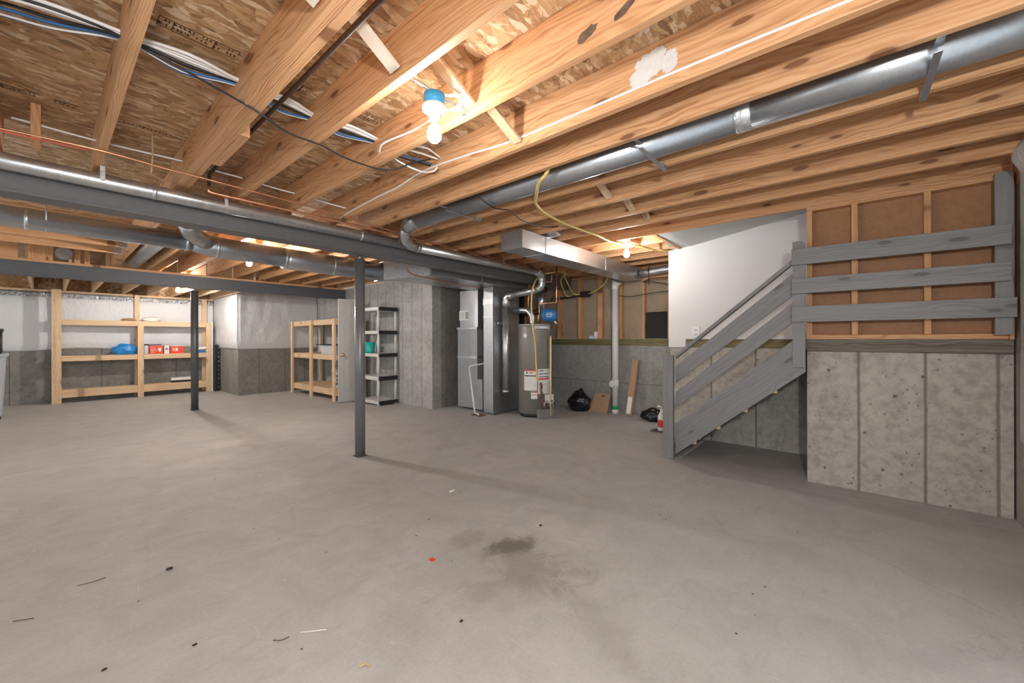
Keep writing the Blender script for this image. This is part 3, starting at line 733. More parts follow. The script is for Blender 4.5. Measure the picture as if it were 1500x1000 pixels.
bm = NB(); tube(bm, [(HX-.02, HY+.02, 1.49), (HX-.02, HY+.02, 1.58), (HX-.03, HY+.05, 1.66), (HX-.03, HY+.14, 1.72), (HX-.03, HY+.42, 1.73)], .05, 20, True, 4); obj('flue_elbow', bm, GALV, t)
# pipes that rise from the heater
def pipe(name, pts, r, mat, label, k=1, cat='pipe', group=None, seg=10):
    bm = NB(); tube(bm, pts, r, seg, True, k); return tag(obj(name, bm, mat), label, cat, group)
pipe('copper_pipe', [(5.25, 4.10, 1.50), (5.25, 4.10, 2.395)], .012, COPPER, 'straight copper pipe rising from the left of the water heater top')
pipe('copper_pipe', [(5.25, 3.87, 1.50), (5.25, 3.87, 1.815), (5.25, 3.865, 1.824), (5.25, 3.54, 1.826), (5.25, 3.532, 1.835), (5.25, 3.53, 2.395)], .012, COPPER, 'copper pipe stepping up beside the blue tank')
pipe('copper_pipe', [(5.30, 4.02, 2.17), (5.30, 3.66, 2.175), (5.30, 3.655, 2.39)], .010, COPPER, 'short level copper pipe above the dark flue')
TK = empty('expansion_tank', (5.24, 3.68, 1.52), 'small blue expansion tank lying above the water heater', 'tank')
ax = Vector((.6476, -.762, 0)).normalized(); rot = Vector((0, 0, 1)).rotation_difference(ax).to_matrix().to_4x4()
Mx = Matrix.Translation((5.235, 3.665, 1.628)) @ rot
bm = NB(); lathe(bm, [(0, -.132), (.035, -.129), (.065, -.119), (.088, -.1), (.1005, -.075), (.104, -.045), (.104, .045), (.1005, .075), (.088, .1), (.065, .119), (.035, .129), (0, .132)], Mx, 36); obj('tank_shell', bm, BLUETANK, TK)
bm = NB(); tube(bm, [(5.155, 3.76, 1.628), (5.125, 3.80, 1.628), (5.125, 3.80, 1.49)], .013, 10); tube(bm, [(5.155, 3.76, 1.628), (5.17, 3.742, 1.628)], .022, 10); obj('tank_nipple', bm, BRASS, TK)
bm = NB(); tube(bm, [(5.29, 3.60, 1.53), (5.32, 3.58, 1.49)], .014, 10); obj('drain_stub', bm, PVC, TK)
bm = NB()
fwd = Vector((-.762, -.6476, 0))
def tp(u, w):   # on the tank's face
    rr = .1045; a = math.asin(max(-1, min(1, w/rr)))
    return Vector((5.235, 3.665, 1.628))+ax*u+fwd*rr*math.cos(a)+Vector((0, 0, w))
for seg_ in (((-.05, .035), (-.02, -.01)), ((-.02, .035), (-.05, -.01)), ((-.005, .035), (-.005, -.01)), ((.012, .035), (.012, -.01)), ((.012, .035), (.034, .03)), ((.034, .03), (.034, -.005)), ((.034, -.005), (.012, -.01)), ((-.055, -.03), (.045, -.03))):
    tube(bm, [tp(*seg_[0]), tp(*seg_[1])], .003, 6)
obj('white_lettering', bm, WHITE, TK)
t2 = empty('flue_pipe', (5.6, 4.08, 1.75), 'dark vertical flue pipe with a wide cap behind the water heater', 'pipe')
bm = NB(); tube(bm, [(5.6, 4.08, 1.70), (5.6, 4.08, 2.10)], .068, 24); obj('flue_run', bm, GALV_DULL, t2)
bm = NB(); lathe(bm, [(.072, 2.05), (.098, 2.06), (.098, 2.13), (.05, 2.16), (.05, 2.39)], Matrix.Translation((5.6, 4.08, 0)), 24); obj('flue_cap', bm, BLACKIRON, t2)
bm = NB(); tube(bm, [(5.6, 4.08, 1.74), (5.5, 4.2, 1.70), (5.42, 4.34, 1.69)], .05, 18, True, 3); obj('flue_branch', bm, BLACKIRON, t2)
tag(bx('black_duct_board', (5.48, 4.38, 1.50), (5.50, 4.66, 2.05), SHEET_GAP_BLACK), 'flat black panel behind the silver pipes left of the water heater', 'panel')
pipe('gas_line', [hp(10, .575, HR+.02), hp(6, .80, HR+.022), hp(2, 1.18, HR+.022), hp(-6, 1.46, HR+.024), hp(-9, 1.84, HR+.02), hp(-3, 2.08, HR), (5.10, 3.74, 2.25), (5.35, 3.60, 2.335), (5.55, 3.56, 2.35)], .012, YELLOW, 'yellow gas tube arching from the ceiling down the front of the water heater', 5)
pipe('gas_line', [(5.55, 3.58, 2.35), (5.8, 3.72, 2.30), (6.0, 3.76, 2.16), (6.18, 3.79, 2.06), (6.25, 3.70, 2.045)], .012, YELLOW, 'yellow gas tube curving right from the arch to the black manifold', 5)
pipe('gas_line', [(5.58, 3.56, 2.33), (5.78, 3.80, 2.26), (5.96, 3.86, 2.12), (6.1, 3.90, 2.03), (6.2, 3.88, 2.02)], .012, YELLOW, 'lower of the two yellow tubes curving right from the arch', 5)
pipe('gas_line', [(6.25, 3.50, 2.045), (6.22, 3.38, 2.08), (6.2, 3.22, 2.16), (6.2, 3.10, 2.30)], .012, YELLOW, 'short yellow gas tube between black manifold and white vent pipe', 5)
g = empty('gas_manifold', (6.27, 3.62, 2.03), 'black iron gas manifold on the studs behind the water heater', 'manifold')
bm = NB(); tube(bm, [(6.29, 4.35, 2.0), (6.29, 3.50, 2.035)], .016, 10); obj('manifold_pipe', bm, BLACKIRON, g)
bm = NB(); box(bm, (6.24, 3.50, 2.0), (6.33, 3.70, 2.10), None, .02); obj('manifold_block', bm, BLACKIRON, g)
for y in (4.15, 4.28):
    bm = NB(); box(bm, (6.25, y-.02, 1.985), (6.30, y+.02, 2.04), None, .006); obj('shutoff_valve', bm, GALV_DULL, g)
pipe('drip_pipe', [(5.14, 3.57, 1.29), (5.14, 3.575, .04)], .013, YELLOWPIPE, 'thin cream relief pipe down the right side of the water heater')

# white vent stack
g = empty('vent_stack', (6.15, 2.965, 0), 'white plastic pipe standing against the concrete wall right of the water heater', 'pipe')
bm = NB(); tube(bm, [(6.15, 2.965, .13), (6.15, 2.965, 2.06)], .052, 24); obj('stack_pipe', bm, PVC, g)
bm = NB(); tube(bm, [(6.15, 2.965, 2.06), (6.15, 2.96, 2.14), (6.14, 2.925, 2.20)], [.056, .06, .085], 24, True, 3); obj('stack_elbow', bm, PVC, g)
bm = NB(); tube(bm, [(6.15, 2.965, 0), (6.15, 2.965, .07)], .058, 24); obj('floor_hub', bm, PVC, g)
bm = NB(); tube(bm, [(6.15, 2.965, .07), (6.15, 2.965, .13)], .0535, 24); obj('green_primer_band', bm, GREEN, g)
bm = NB(); tube(bm, [(6.15, 2.965, .42), (6.15, 2.965, .56)], .06, 24); tube(bm, [(6.15, 2.965, .49), (6.085, 2.985, .495)], .05, 24); obj('cleanout_tee', bm, PVC, g)
bm = NB(); tube(bm, [(6.085, 2.985, .495), (6.068, 2.99, .497)], .056, 24); tube(bm, [(6.068, 2.99, .497), (6.055, 2.994, .498)], .02, 4); obj('cleanout_plug', bm, WHITE, g)

# ------------------------------------------------------------------ framed walls
g = empty('stud_wall', (6.4, 3.5, 1.245), 'open stud framing on the concrete wall behind the water heater', 'wall framing')
for y0, y1 in ((5.05, 5.09), (4.62, 4.66), (4.163, 4.253), (3.715, 3.80), (3.303, 3.397), (2.933, 2.975), (2.54, 2.58), (2.13, 2.17)):
    bboard('stud', (6.345, y0, 1.246), (6.425, y1, 2.33), PINE, g)
bboard('top_plate', (6.345, 1.80, 2.33), (6.43, 5.6, 2.37), PINE, g)
bboard('header_board', (6.348, 1.80, 2.20), (6.385, 2.54, 2.325), PINE, g)
bx('backing_panel', (6.43, 1.80, 1.246), (6.445, 5.6, 2.39), SHEATH, g)
tag(bx('black_sheet', (6.35, 1.95, 1.247), (6.37, 2.515, 1.678), SHEET_GAP_BLACK), 'flat black panel leaning on the sill left of the white drywall', 'sheet')
for pts, lab in (([(6.335, 2.56, 2.18), (6.31, 2.45, 2.21), (6.31, 2.3, 2.215), (6.31, 2.0, 2.20)], 'upper dark wire sagging across the studs left of the white drywall'), ([(6.335, 2.56, 2.17), (6.31, 2.45, 2.17), (6.31, 2.3, 2.14), (6.31, 2.1, 2.08), (6.31, 1.95, 2.0)], 'middle dark wire drooping across the studs left of the white drywall'),
                 ([(6.335, 2.98, 1.98), (6.32, 2.8, 1.95), (6.32, 2.6, 1.965), (6.32, 2.3, 1.99), (6.32, 1.95, 1.985)], 'lowest thin wire strung across the studs left of the white drywall')):
    pipe('loose_wire', pts, .006, CABLEK, lab, 4, 'wire', None, 6)
tag(bx('small_box', (6.337, 3.475, 1.2455), (6.40, 3.56, 1.30), WHITE, None, .003), 'small low white box on the olive sill behind the heater', 'box')
tag(bx('small_box', (6.337, 3.40, 1.2455), (6.40, 3.465, 1.372), WHITE, None, .004), 'taller white box on the olive sill behind the heater', 'box')
tag(bx('black_box', (6.34, 3.06, 1.2455), (6.42, 3.13, 1.42), BLACK, None, .004), 'small black box on the olive sill beside the white pipe', 'box')

g = empty('stud_wall', (4.36, -.3, 1.245), 'stud framing with brown boards above the bare concrete landing wall', 'wall framing')
for y0, y1 in ((.237, .275), (-.062, -.022), (-.478, -.44), (-.868, -.83)):
    bboard('stud', (4.315, y0, 1.283), (4.40, y1, 2.36), PINE, g)
bboard('sole_plate', (4.313, -.868, 1.244), (4.40, .277, 1.282), PINE, g)
bboard('top_plate', (4.313, -.868, 2.36), (4.40, .277, ZJ-.002), PINE, g)
bx('backing_board', (4.401, -.868, 1.246), (4.41, .277, 2.395), HARDBOARD, g)
bboard('corner_board', (4.285, -.868, 1.244), (4.312, -.846, 2.39), PINE, g)

# ------------------------------------------------------------------ staircase and railing
g = empty('staircase', (4.7, .85, 0), 'grey stained stair flight rising to the right along the concrete wall', 'stairs')
poly = [(4.25, 1.378, .045), (4.25, 1.378, .365), (4.25, .281, 1.31), (4.25, .281, .962)]
bm = NB(); poly_prism(bm, poly, (.04, 0, 0)); obj('stringer', bm, GREYWOOD, g, None, Matrix.Rotation(-PI/2, 3, 'Z') @ Matrix.Rotation(-math.radians(40.7), 3, 'Y'))
poly = [(5.21, 1.378, .0), (5.21, 1.378, .33), (5.21, .281, 1.275), (5.21, .281, .95)]
bm = NB(); poly_prism(bm, poly, (.04, 0, 0)); obj('stringer', bm, GREYWOOD, g)
for i in range(5):
    z = .29+.182*i; y = 1.36-.211*i
    bboard('tread', (4.292, y-.211, z-.036), (5.208, y+.015, z), PINE, g)
for i in range(6):
    z = .29+.182*i; y = 1.36-.211*i
    bboard('riser', (4.292, y-.02, max(.003, z-.22)), (5.208, y-.001, z-.037), GREYWOOD, g)
for y, z in ((.51, .775), (.745, .575), (.981, .378), (1.205, .190)):
    bx('tread_cleat', (4.295, y-.018, z-.022), (4.33, y+.018, z+.03), PINE_PALE, g)
bboard('kick_board', (4.30, 1.40, 0), (5.2, 1.436, .16), GREYWOOD, g)

g = empty('stair_railing', (4.25, .3, 0), 'grey stained wooden railing along the stair and across the brown board wall', 'railing')
bboard('newel_post', (4.205, 1.385, 0), (4.247, 1.49, 1.08), GREYWOOD, g)
bm = NB(); poly_prism(bm, [(4.222, .281, 1.0), (4.222, .37, 1.0), (4.222, .37, 2.094), (4.222, .306, 2.094), (4.222, .281, 2.07)], (.026, 0, 0)); obj('landing_post', bm, GREYWOOD, g, None, Matrix.Rotation(PI/2, 3, 'Y'))
bboard('wall_post', (4.222, -.852, 1.276), (4.249, -.77, 2.385), GREYWOOD, g)
for z0, z1, y0 in ((1.885, 2.022, -.838), (1.638, 1.768, -.838), (1.393, 1.527, -.86)):
    bboard('guard_rail', (4.186, y0, z0), (4.221, .374, z1), GREYWOOD, g)
def slope(name, zl0, zl1, zr0, zr1, x=4.252, t=.034, yr=.372):
    bm = NB(); poly_prism(bm, [(x, 1.372, zl0), (x, 1.372, zl1), (x, yr, zr1), (x, yr, zr0)], (t, 0, 0))
    return obj(name, bm, GREYWOOD, g, None, Matrix.Rotation(-PI/2, 3, 'Z') @ Matrix.Rotation(-math.radians(40.7), 3, 'Y'))
slope('slanted_rail', .795, .965, 1.625, 1.822); slope('slanted_rail', .535, .695, 1.394, 1.566)
slope('handrail', 1.045, 1.085, 1.905, 1.945, 4.235, .075)

tg = empty('outlet_plate', (5.26, 1.45, 1.33), 'white outlet plate on the white drywall above the stair rail', 'outlet')
bx('cover_plate', (5.252, 1.405, 1.265), (5.2615, 1.495, 1.40), WHITE, tg, .002)
for z in (1.30, 1.355): bx('socket', (5.2505, 1.432, z-.014), (5.2525, 1.468, z+.014), LIGHTGREY, tg)

# ------------------------------------------------------------------ insulation blankets
def blanket(name, fn, ns, nt, mat, label):
    """fn(s,t) -> (point, outward normal, puff)"""
    bm = NB(); G = []
    for i in range(ns+1):
        row = []
        for j in range(nt+1):
            p, n, k = fn(i/ns, j/nt)
            p = Vector(p); n = Vector(n)
            w = noise.noise(p*1.6)*.35+noise.noise(Vector((p.x*7, p.y*7, p.z*2.2)))*.16+abs(noise.noise(Vector((p.x*3.1+2, p.y*3.1, p.z*4))))*.25
            row.append(bm.verts.new(p+n*(.03+.035*w)*k))
        G.append(row)
    for i in range(ns):
        for j in range(nt):
            f = bm.faces.new((G[i][j], G[i+1][j], G[i+1][j+1], G[i][j+1])); f.smooth = True
    # back skin so the blanket has thickness
    B = [[bm.verts.new(Vector(fn(i/ns, j/nt)[0])) for j in range(nt+1)] for i in range(ns+1)]
    for i in range(ns):
        bm.faces.new((G[i][0], B[i][0], B[i+1][0], G[i+1][0])); bm.faces.new((G[i][nt], G[i+1][nt], B[i+1][nt], B[i][nt]))
    for j in range(nt):
        bm.faces.new((G[0][j], G[0][j+1], B[0][j+1], B[0][j])); bm.faces.new((G[ns][j], B[ns][j], B[ns][j+1], G[ns][j+1]))
    bmesh.ops.recalc_face_normals(bm, faces=bm.faces[:])
    return tag(obj(name, bm, mat, None, (0, 0, 0)), label, 'insulation')
def puff(t): return max(.25, min(1, 8*min(t, 1-t)+.25))
BL = blanket('insulation_blanket', lambda s, t: ((-3.1+5.80*s, 12.095, 1.05+1.11*t+.02*math.sin(s*23)), (0, -1, 0), puff(t)), 150, 30, FILM, 'white wrinkled insulation blanket behind the wooden shelving with red boxes')
bm = NB(); rr = random.Random(5); G = []
for i in range(260):
    x = -3.0+5.68*i/259; G.append([bm.verts.new((x, 12.052-.012*rr.random(), z+.006*rr.random())) for z in (2.09, 2.115, 2.14, 2.165)])
for a, b in zip(G, G[1:]):
    for j in range(3): bm.faces.new((a[j], b[j], b[j+1], a[j+1]))
bmesh.ops.solidify(bm, geom=bm.faces[:], thickness=.004); obj('foil_top_band', bm, FOIL, BL)
def alcove(s, t): return ((2.735, 12.05-1.80*s, 1.03+1.30*t), (-1, 0, 0), puff(t)*1.2*(1 if s < .97 else .6))
blanket('insulation_blanket', alcove, 60, 34, FILM, 'white insulation blanket on the short lit wall beside the black rack')
def backw(s, t): return ((2.70+1.74*s, 10.277, 1.03+1.30*t), (0, -1, 0), puff(t)*1.2*(1 if s > .03 else .6))
blanket('insulation_blanket', backw, 60, 34, FILM, 'white insulation blanket on the back wall above the shorter wooden shelving')
def rightb(s, t):
    z = .58+1.92*t; k = 1.0
    bul = .075*math.exp(-((t-.93)/.06)**2)*min(1, max(0, s-.06)/.10)
    return ((4.17-1.9*s, -.872+bul, z), (0, 1, 0), .15+.75*min(1, s/.12))
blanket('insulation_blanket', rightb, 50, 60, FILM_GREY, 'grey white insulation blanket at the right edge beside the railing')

# ------------------------------------------------------------------ wooden shelving with red boxes
def lumber_shelf(a, v, label):
    pass
g = empty('wooden_shelving', (1.3, 11.9, 0), 'long wooden shelving against the far wall, holding red boxes and a blue bag', 'shelving')
Yf = 11.73
bboard('post', (.058, Yf, 0), (.100, Yf+.04, 2.235), PINE_PALE, g); bboard('post', (.101, Yf, 0), (.186, Yf+.04, 2.235), PINE_PALE, g)
bboard('post', (1.278, Yf, 0), (1.374, Yf+.04, 1.65), PINE_PALE, g); bboard('post', (2.475, Yf, 0), (2.568, Yf+.04, 1.645), PINE_PALE, g)
bboard('back_post', (1.256, 12.0, 0), (1.339, 12.035, 2.235), PINE_PALE, g); bboard('back_post', (2.45, 12.0, 0), (2.55, 12.035, 2.235), PINE_PALE, g); bboard('back_post', (.06, 12.0, 0), (.15, 12.035, 2.235), PINE_PALE, g)
for z0, z1 in ((1.54, 1.648), (.822, .928), (.105, .262)):
    bboard('front_rail', (.188, Yf+.002, z0), (1.276, Yf+.038, z1), PINE_PALE, g); bboard('front_rail', (1.376, Yf+.002, z0), (2.473, Yf+.038, z1), PINE_PALE, g)
    bboard('shelf_board', (.06, Yf+.042, z1-.04), (2.56, Yf+.16, z1-.002), PINE_PALE, g); bboard('shelf_board', (.06, Yf+.165, z1-.04), (2.56, 11.998, z1-.002), PINE_PALE, g)
tag(bx('white_strip', (2.575, 11.70, 0), (2.60, 11.76, 1.66), WHITE, None, .002), 'tall thin white strip leaning at the right end of the wooden shelving', 'strip')
g = empty('folded_rack', (2.66, 11.68, 0), 'black folded plastic rack standing between shelving and white wrapped corner', 'rack')
bm = NB(); box(bm, (2.612, 11.60, .0), (2.695, 11.74, 1.12), None, .012)
obj('rack_body', bm, BLACK, g)
for i in range(10): bx('rack_tooth', (2.685, 11.588, .08+.105*i), (2.697, 11.602, .10+.105*i), LIGHTGREY, g)

def lump(name, c, r, mat, label, cat, seed=0, parent=None, jag=.22, flat=.0, freq=2.2, sub=4):
    bm = NB(); bmesh.ops.create_icosphere(bm, subdivisions=sub, radius=1)
    o = Vector((seed*3.1, seed*1.7, seed))
    for v in bm.verts:
        d = v.co.copy(); k = 1+jag*noise.noise(d*freq+o)+jag*.5*abs(noise.noise(d*freq*2.7+o))
        p = Vector((d.x*r[0]*k, d.y*r[1]*k, d.z*r[2]*k))
        if p.z < -r[2]*.72: p.z = -r[2]*.72
        v.co = p+Vector(c)
    for f in bm.faces: f.smooth = True
    lo = min(v.co.z for v in bm.verts)
    for v in bm.verts: v.co.z += c[2]-r[2]*.72-lo
    o = obj(name, bm, mat, parent)
    return tag(o, label, cat) if parent is None else o
def rest(z, rz): return z+rz*.72+.001
lump('plastic_bag', (1.09, 11.87, rest(.926, .13)), (.20, .10, .13), BLUEBAG, 'crumpled blue plastic bag on the middle shelf of the wooden shelving', 'bag', 2)
def carton(x0, x1, z, h, label, seed):
    g = empty('red_carton', ((x0+x1)/2, 11.80, z), label, 'box')
    bx('carton', (x0, 11.765, z), (x1, 11.90, z+h), RED, g, .002)
    bm = NB(); rr = random.Random(seed)
    if seed == 1:
        poly_prism(bm, [(x1-.09, 11.764, z+.13), (x1-.03, 11.764, z+.14), (x1-.035, 11.764, z+.07), (x1-.06, 11.764, z+.04), (x1-.085, 11.764, z+.08)], (0, -.001, 0))
        for i in range(4): box(bm, (x0+.02, 11.763, z+.04+.03*i), (x0+.02+.07+.04*rr.random(), 11.764, z+.047+.03*i))
    else:
        box(bm, (x0+.04, 11.763, z+.07), (x0+.055, 11.764, z+.13)); box(bm, (x0+.065, 11.763, z+.07), (x0+.075, 11.764, z+.12)); box(bm, (x0+.09, 11.763, z+.065), (x0+.13, 11.764, z+.125)); box(bm, (x0+.04, 11.763, z+.055), (x0+.13, 11.764, z+.061))
    obj('white_print', bm, LABELW, g)
    bx('carton_lid', (x0+.005, 11.766, z+h), (x1-.005, 11.90, z+h+.006), LABELW, g)
carton(1.47, 1.70, .927, .18, 'red carton beside the shelf post on the middle shelf, left one', 1)
carton(1.825, 2.06, .927, .165, 'red carton farther right on the middle shelf, right one', 2)
g = empty('white_carton', (1.76, 11.83, .927), 'small white carton between the two red cartons', 'box')
bx('carton', (1.72, 11.79, .927), (1.81, 11.89, 1.11), LABELW, g, .002); bx('blue_print', (1.74, 11.788, 1.02), (1.79, 11.79, 1.05), BLUETANK, g)
g = empty('jar', (1.43, 11.85, .927), 'clear plastic jar with dark lid left of the red cartons', 'jar')
bm = NB(); lathe(bm, [(.038, .927), (.042, .94), (.042, 1.10), (.03, 1.12)], Matrix.Translation((1.425, 11.84, 0)), 20); obj('jar_body', bm, CLEAR, g)
bm = NB(); lathe(bm, [(.034, 1.12), (.034, 1.15)], Matrix.Translation((1.425, 11.84, 0)), 20); obj('jar_lid', bm, BLACK, g)
tag(bx('black_tool', (1.455, 11.93, .927), (1.70, 11.97, 1.14), BLACK, None, .01), 'dark flat tool case behind the left red carton', 'case')
tag(bx('paper_stack', (2.33, 11.76, .927), (2.47, 11.92, 1.00), BLUETANK, None, .004), 'small blue box at the right end of the middle shelf', 'box')
o = board('white_roll', (2.30, 11.80, 1.03), (2.52, 11.80, 1.06), .05, .12, WHITE); tag(o, 'white folded sheet on the blue box at the right shelf end', 'sheet')
g = empty('lidded_tray', (2.03, 11.85, .261), 'white tray with dark base on the bottom shelf', 'tray')
bx('tray_base', (1.86, 11.78, .261), (2.20, 11.95, .31), BLACK, g, .004); bx('tray_top', (1.84, 11.77, .31), (2.22, 11.96, .37), WHITE, g, .006)
lump('paper_pile', (1.52, 11.87, rest(1.648, .06)), (.15, .10, .06), PVC, 'crumpled white paper on the top shelf near the middle post', 'paper', 5)
lump('paper_pile', (1.15, 11.87, rest(1.648, .035)), (.12, .10, .035), CARD, 'low tan paper scrap on the top shelf left of the middle post', 'paper', 6)

# ------------------------------------------------------------------ shorter wooden shelving behind the door
g = empty('wooden_shelving', (4.0, 8.9, 0), 'shorter wooden shelving by the concrete wall, behind the standing door', 'shelving')
Xf = 3.75
bboard('post', (Xf-.045, 9.88, 0), (Xf-.005, 9.97, 1.66), PINE_PALE, g)
bboard('post', (Xf-.045, 8.86, 0), (Xf-.005, 8.95, 1.66), PINE_PALE, g)
bboard('post', (Xf-.045, 7.80, 0), (Xf-.005, 7.89, 1.66), PINE_PALE, g)
for y in (9.88, 8.80, 7.82): bboard('back_post', (4.36, y, 0), (4.40, y+.09, 1.66), PINE_PALE, g)
for z0, z1 in ((1.545, 1.655), (.825, .932), (.11, .237)):
    bboard('front_rail', (Xf-.004, 7.80, z0), (Xf+.034, 9.97, z1), PINE_PALE, g)
    bboard('end_rail', (Xf+.036, 9.93, z0), (4.355, 9.968, z1), PINE_PALE, g)
    bboard('shelf_board', (Xf+.036, 7.80, z1-.03), (4.06, 9.925, z1-.002), PINE_PALE, g); bboard('shelf_board', (4.065, 7.80, z1-.03), (4.355, 9.925, z1-.002), PINE_PALE, g)
g = empty('storage_tub', (4.0, 8.25, .932), 'clear tub with dark rim on the shorter wooden shelving', 'tub')
bm = NB(); a = [(3.80, 7.90), (4.15, 7.90), (4.15, 8.68), (3.80, 8.68)]
lo = [bm.verts.new((x+(.03 if x < 4 else -.03), y+(.04 if y < 8 else -.04), .933)) for x, y in a]; hi = [bm.verts.new((x, y, 1.12)) for x, y in a]
bm.faces.new(lo[::-1])
for i in range(4): bm.faces.new((lo[i], lo[(i+1) % 4], hi[(i+1) % 4], hi[i]))
bmesh.ops.recalc_face_normals(bm, faces=bm.faces[:]); obj('tub_body', bm, CLEAR, g)
bx('tub_lid', (3.77, 7.86, 1.12), (4.18, 8.78, 1.14), BLACK, g, .004)
g = empty('laundry_basket', (3.98, 8.02, .236), 'white slotted basket on the bottom of the shorter wooden shelving', 'basket')
bm = NB(); M = Matrix.Translation((4.0, 8.05, .237)); lathe(bm, [(0, .004), (.15, 0), (.155, .01), (.185, .36), (.175, .36), (.148, .02)], M, 36, 0, False); obj('basket_body', bm, WHITE, g)
bm = NB(); lathe(bm, [(.184, .345), (.21, .35), (.21, .375), (.184, .372)], M, 36, 0, False); obj('basket_rim', bm, WHITE, g)
bm = NB()
for k in range(14):
    a = PI+.1+k*.24
    for zz in (.07, .15, .23):
        c = M @ Vector((( .158+.03*zz/.36*1.0+.004)*math.cos(a), (.158+.03*zz/.36+.004)*math.sin(a), zz))
        Rz = Matrix.Translation(c) @ Matrix.Rotation(a, 4, 'Z'); box(bm, (-.003, -.012, 0), (.003, .012, .055), Rz)
obj('basket_slots', bm, POST_DARK, g)

# ------------------------------------------------------------------ loose door
DA = math.radians(-4); D0 = Vector((3.70, 7.60, 0))
MD = Matrix.Translation(D0) @ Matrix.Rotation(DA, 4, 'Z')
g = empty('loose_door', D0, 'narrow grey white panel door standing between wooden and plastic shelving', 'door')
W, H_ = .50, 2.04; bm = NB(); box(bm, (0, 0, .01), (W, .036, H_), None, .002)
for v in bm.verts: v.co = MD @ v.co
obj('door_slab', bm, DOORP, g)
for x0, x1 in ((.09, .225), (.275, .41)):
    for z0, z1 in ((.24, .84), (1.02, 1.60), (1.70, 1.93)):
        bm = NB(); box(bm, (x0, -.004, z0), (x1, .0, z1)); 
        for v in bm.verts: v.co = MD @ v.co
        fr = NB()
        for q in (((x0-.012, -.008, z0-.012), (x1+.012, .0, z0)), ((x0-.012, -.008, z1), (x1+.012, 0, z1+.012)), ((x0-.012, -.008, z0), (x0, 0, z1)), ((x1, -.008, z0), (x1+.012, 0, z1))): box(fr, *q)
        for v in fr.verts: v.co = MD @ v.co
        pn = obj('door_panel', bm, DOORP, g); obj('panel_moulding', fr, DOORP, pn)
bm = NB(); Mk = MD @ Matrix.Translation((.065, -.001, .94)) @ Matrix.Rotation(PI/2, 4, 'X')
lathe(bm, [(.032, 0), (.032, .006), (.012, .01), (.012, .035), (.027, .045), (.03, .06), (.022, .072), (0, .076)], Mk, 24); obj('door_knob', bm, BRASS, g)

# ------------------------------------------------------------------ plastic shelving
g = empty('plastic_shelving', (4.18, 7.0, 0), 'grey five tier plastic shelving with black ends beside the steel post', 'shelving')
X0, X1, Y0, Y1 = 3.98, 4.40, 6.65, 7.36
for z0, z1 in ((.03, .085), (.475, .545), (.915, .975), (1.345, 1.405), (1.785, 1.85)):
    bx('shelf', (X0, Y0, z0), (X1, Y1, z1), LIGHTGREY, g, .008); bx('end_trim', (X0+.02, Y0-.008, z0-.004), (X1-.004, Y0+.002, z1+.003), BLACK, g, .003)
for x in (X0+.028, X1-.028):
    for y in (Y0+.028, Y1-.028):
        for z0, z1 in ((0, .031), (.084, .476), (.544, .916), (.974, 1.346), (1.404, 1.786)):
            bm = NB(); tube(bm, [(x, y, z0), (x, y, z1)], .024, 14); obj('leg_tube', bm, LIGHTGREY, g)
g = empty('teal_bucket', (4.14, 7.2, .975), 'teal plastic bucket on the third tier of the plastic shelving', 'bucket')
M = Matrix.Translation((4.14, 7.21, .976)); bm = NB(); lathe(bm, [(0, .003), (.075, 0), (.08, .008), (.105, .20), (.098, .20), (.074, .012)], M, 32, 0, False); obj('bucket_body', bm, TEAL, g)
bm = NB(); lathe(bm, [(.102, .192), (.113, .195), (.113, .21), (.098, .212)], M, 32, 0, False); obj('bucket_rim', bm, TEAL, g)

# ------------------------------------------------------------------ wheelie bin at the left edge
g = empty('waste_bin', (-.68, 10.4, 0), 'pale grey lidded waste bin at the left edge of the frame', 'bin')
bm = NB(); lo = [bm.verts.new(p) for p in ((-.95, 10.2, .03), (-.47, 10.2, .03), (-.47, 10.62, .03), (-.95, 10.62, .03))]; hi = [bm.verts.new(p) for p in ((-1.0, 10.14, .98), (-.435, 10.14, .98), (-.435, 10.68, .98), (-1.0, 10.68, .98))]
bm.faces.new(lo[::-1]); bm.faces.new(hi)
for i in range(4): bm.faces.new((lo[i], lo[(i+1) % 4], hi[(i+1) % 4], hi[i]))
obj('bin_body', bm, BIN, g); bx('bin_lid', (-1.02, 10.11, .98), (-.405, 10.70, 1.03), BIN, g, .012)
bm = NB(); tube(bm, [(-.95, 10.2, .02), (-.47, 10.2, .02)], .03, 12); obj('bin_foot', bm, BLACK, g)
g = empty('black_canister', (-.62, 10.4, 1.03), 'black canister standing on the pale waste bin at the left edge', 'canister')
bm = NB(); lathe(bm, [(.13, 1.031), (.14, 1.04), (.14, 1.38)], Matrix.Translation((-.60, 10.36, 0)), 28); obj('canister_body', bm, BLACK, g)
bm = NB(); lathe(bm, [(.15, 1.38), (.155, 1.40), (.15, 1.43), (0, 1.44)], Matrix.Translation((-.60, 10.36, 0)), 28); obj('canister_lid', bm, BLACK, g)

# ------------------------------------------------------------------ things by the heater wall
bm = NB(); bmesh.ops.create_icosphere(bm, subdivisions=4, radius=1)
for v in bm.verts:
    d = v.co.copy(); top = max(0, d.z); k = 1+.16*noise.noise(d*2.3+Vector((4, 1, 2)))+.10*abs(noise.noise(d*6))
    sx = (1-.62*top**1.5)
    v.co = Vector((6.02+d.x*.16*k*sx, 3.585+d.y*.205*k*sx-.03*top, max(.002, .15+d.z*.215*k)))
for f in bm.faces: f.smooth = True
tag(obj('trash_bag', bm, BLACKBAG), 'full black plastic bag slumped on the floor right of the water heater', 'bag')
g = empty('cardboard_sheet', (6.15, 3.22, 0), 'flat cardboard with a hand hole leaning between black bag and white pipe', 'cardboard')
A = Vector((6.06, 3.42, .002)); B = Vector((6.06, 3.075, .002)); C_ = Vector((6.16, 3.055, .31)); D = Vector((6.16, 3.34, .315))
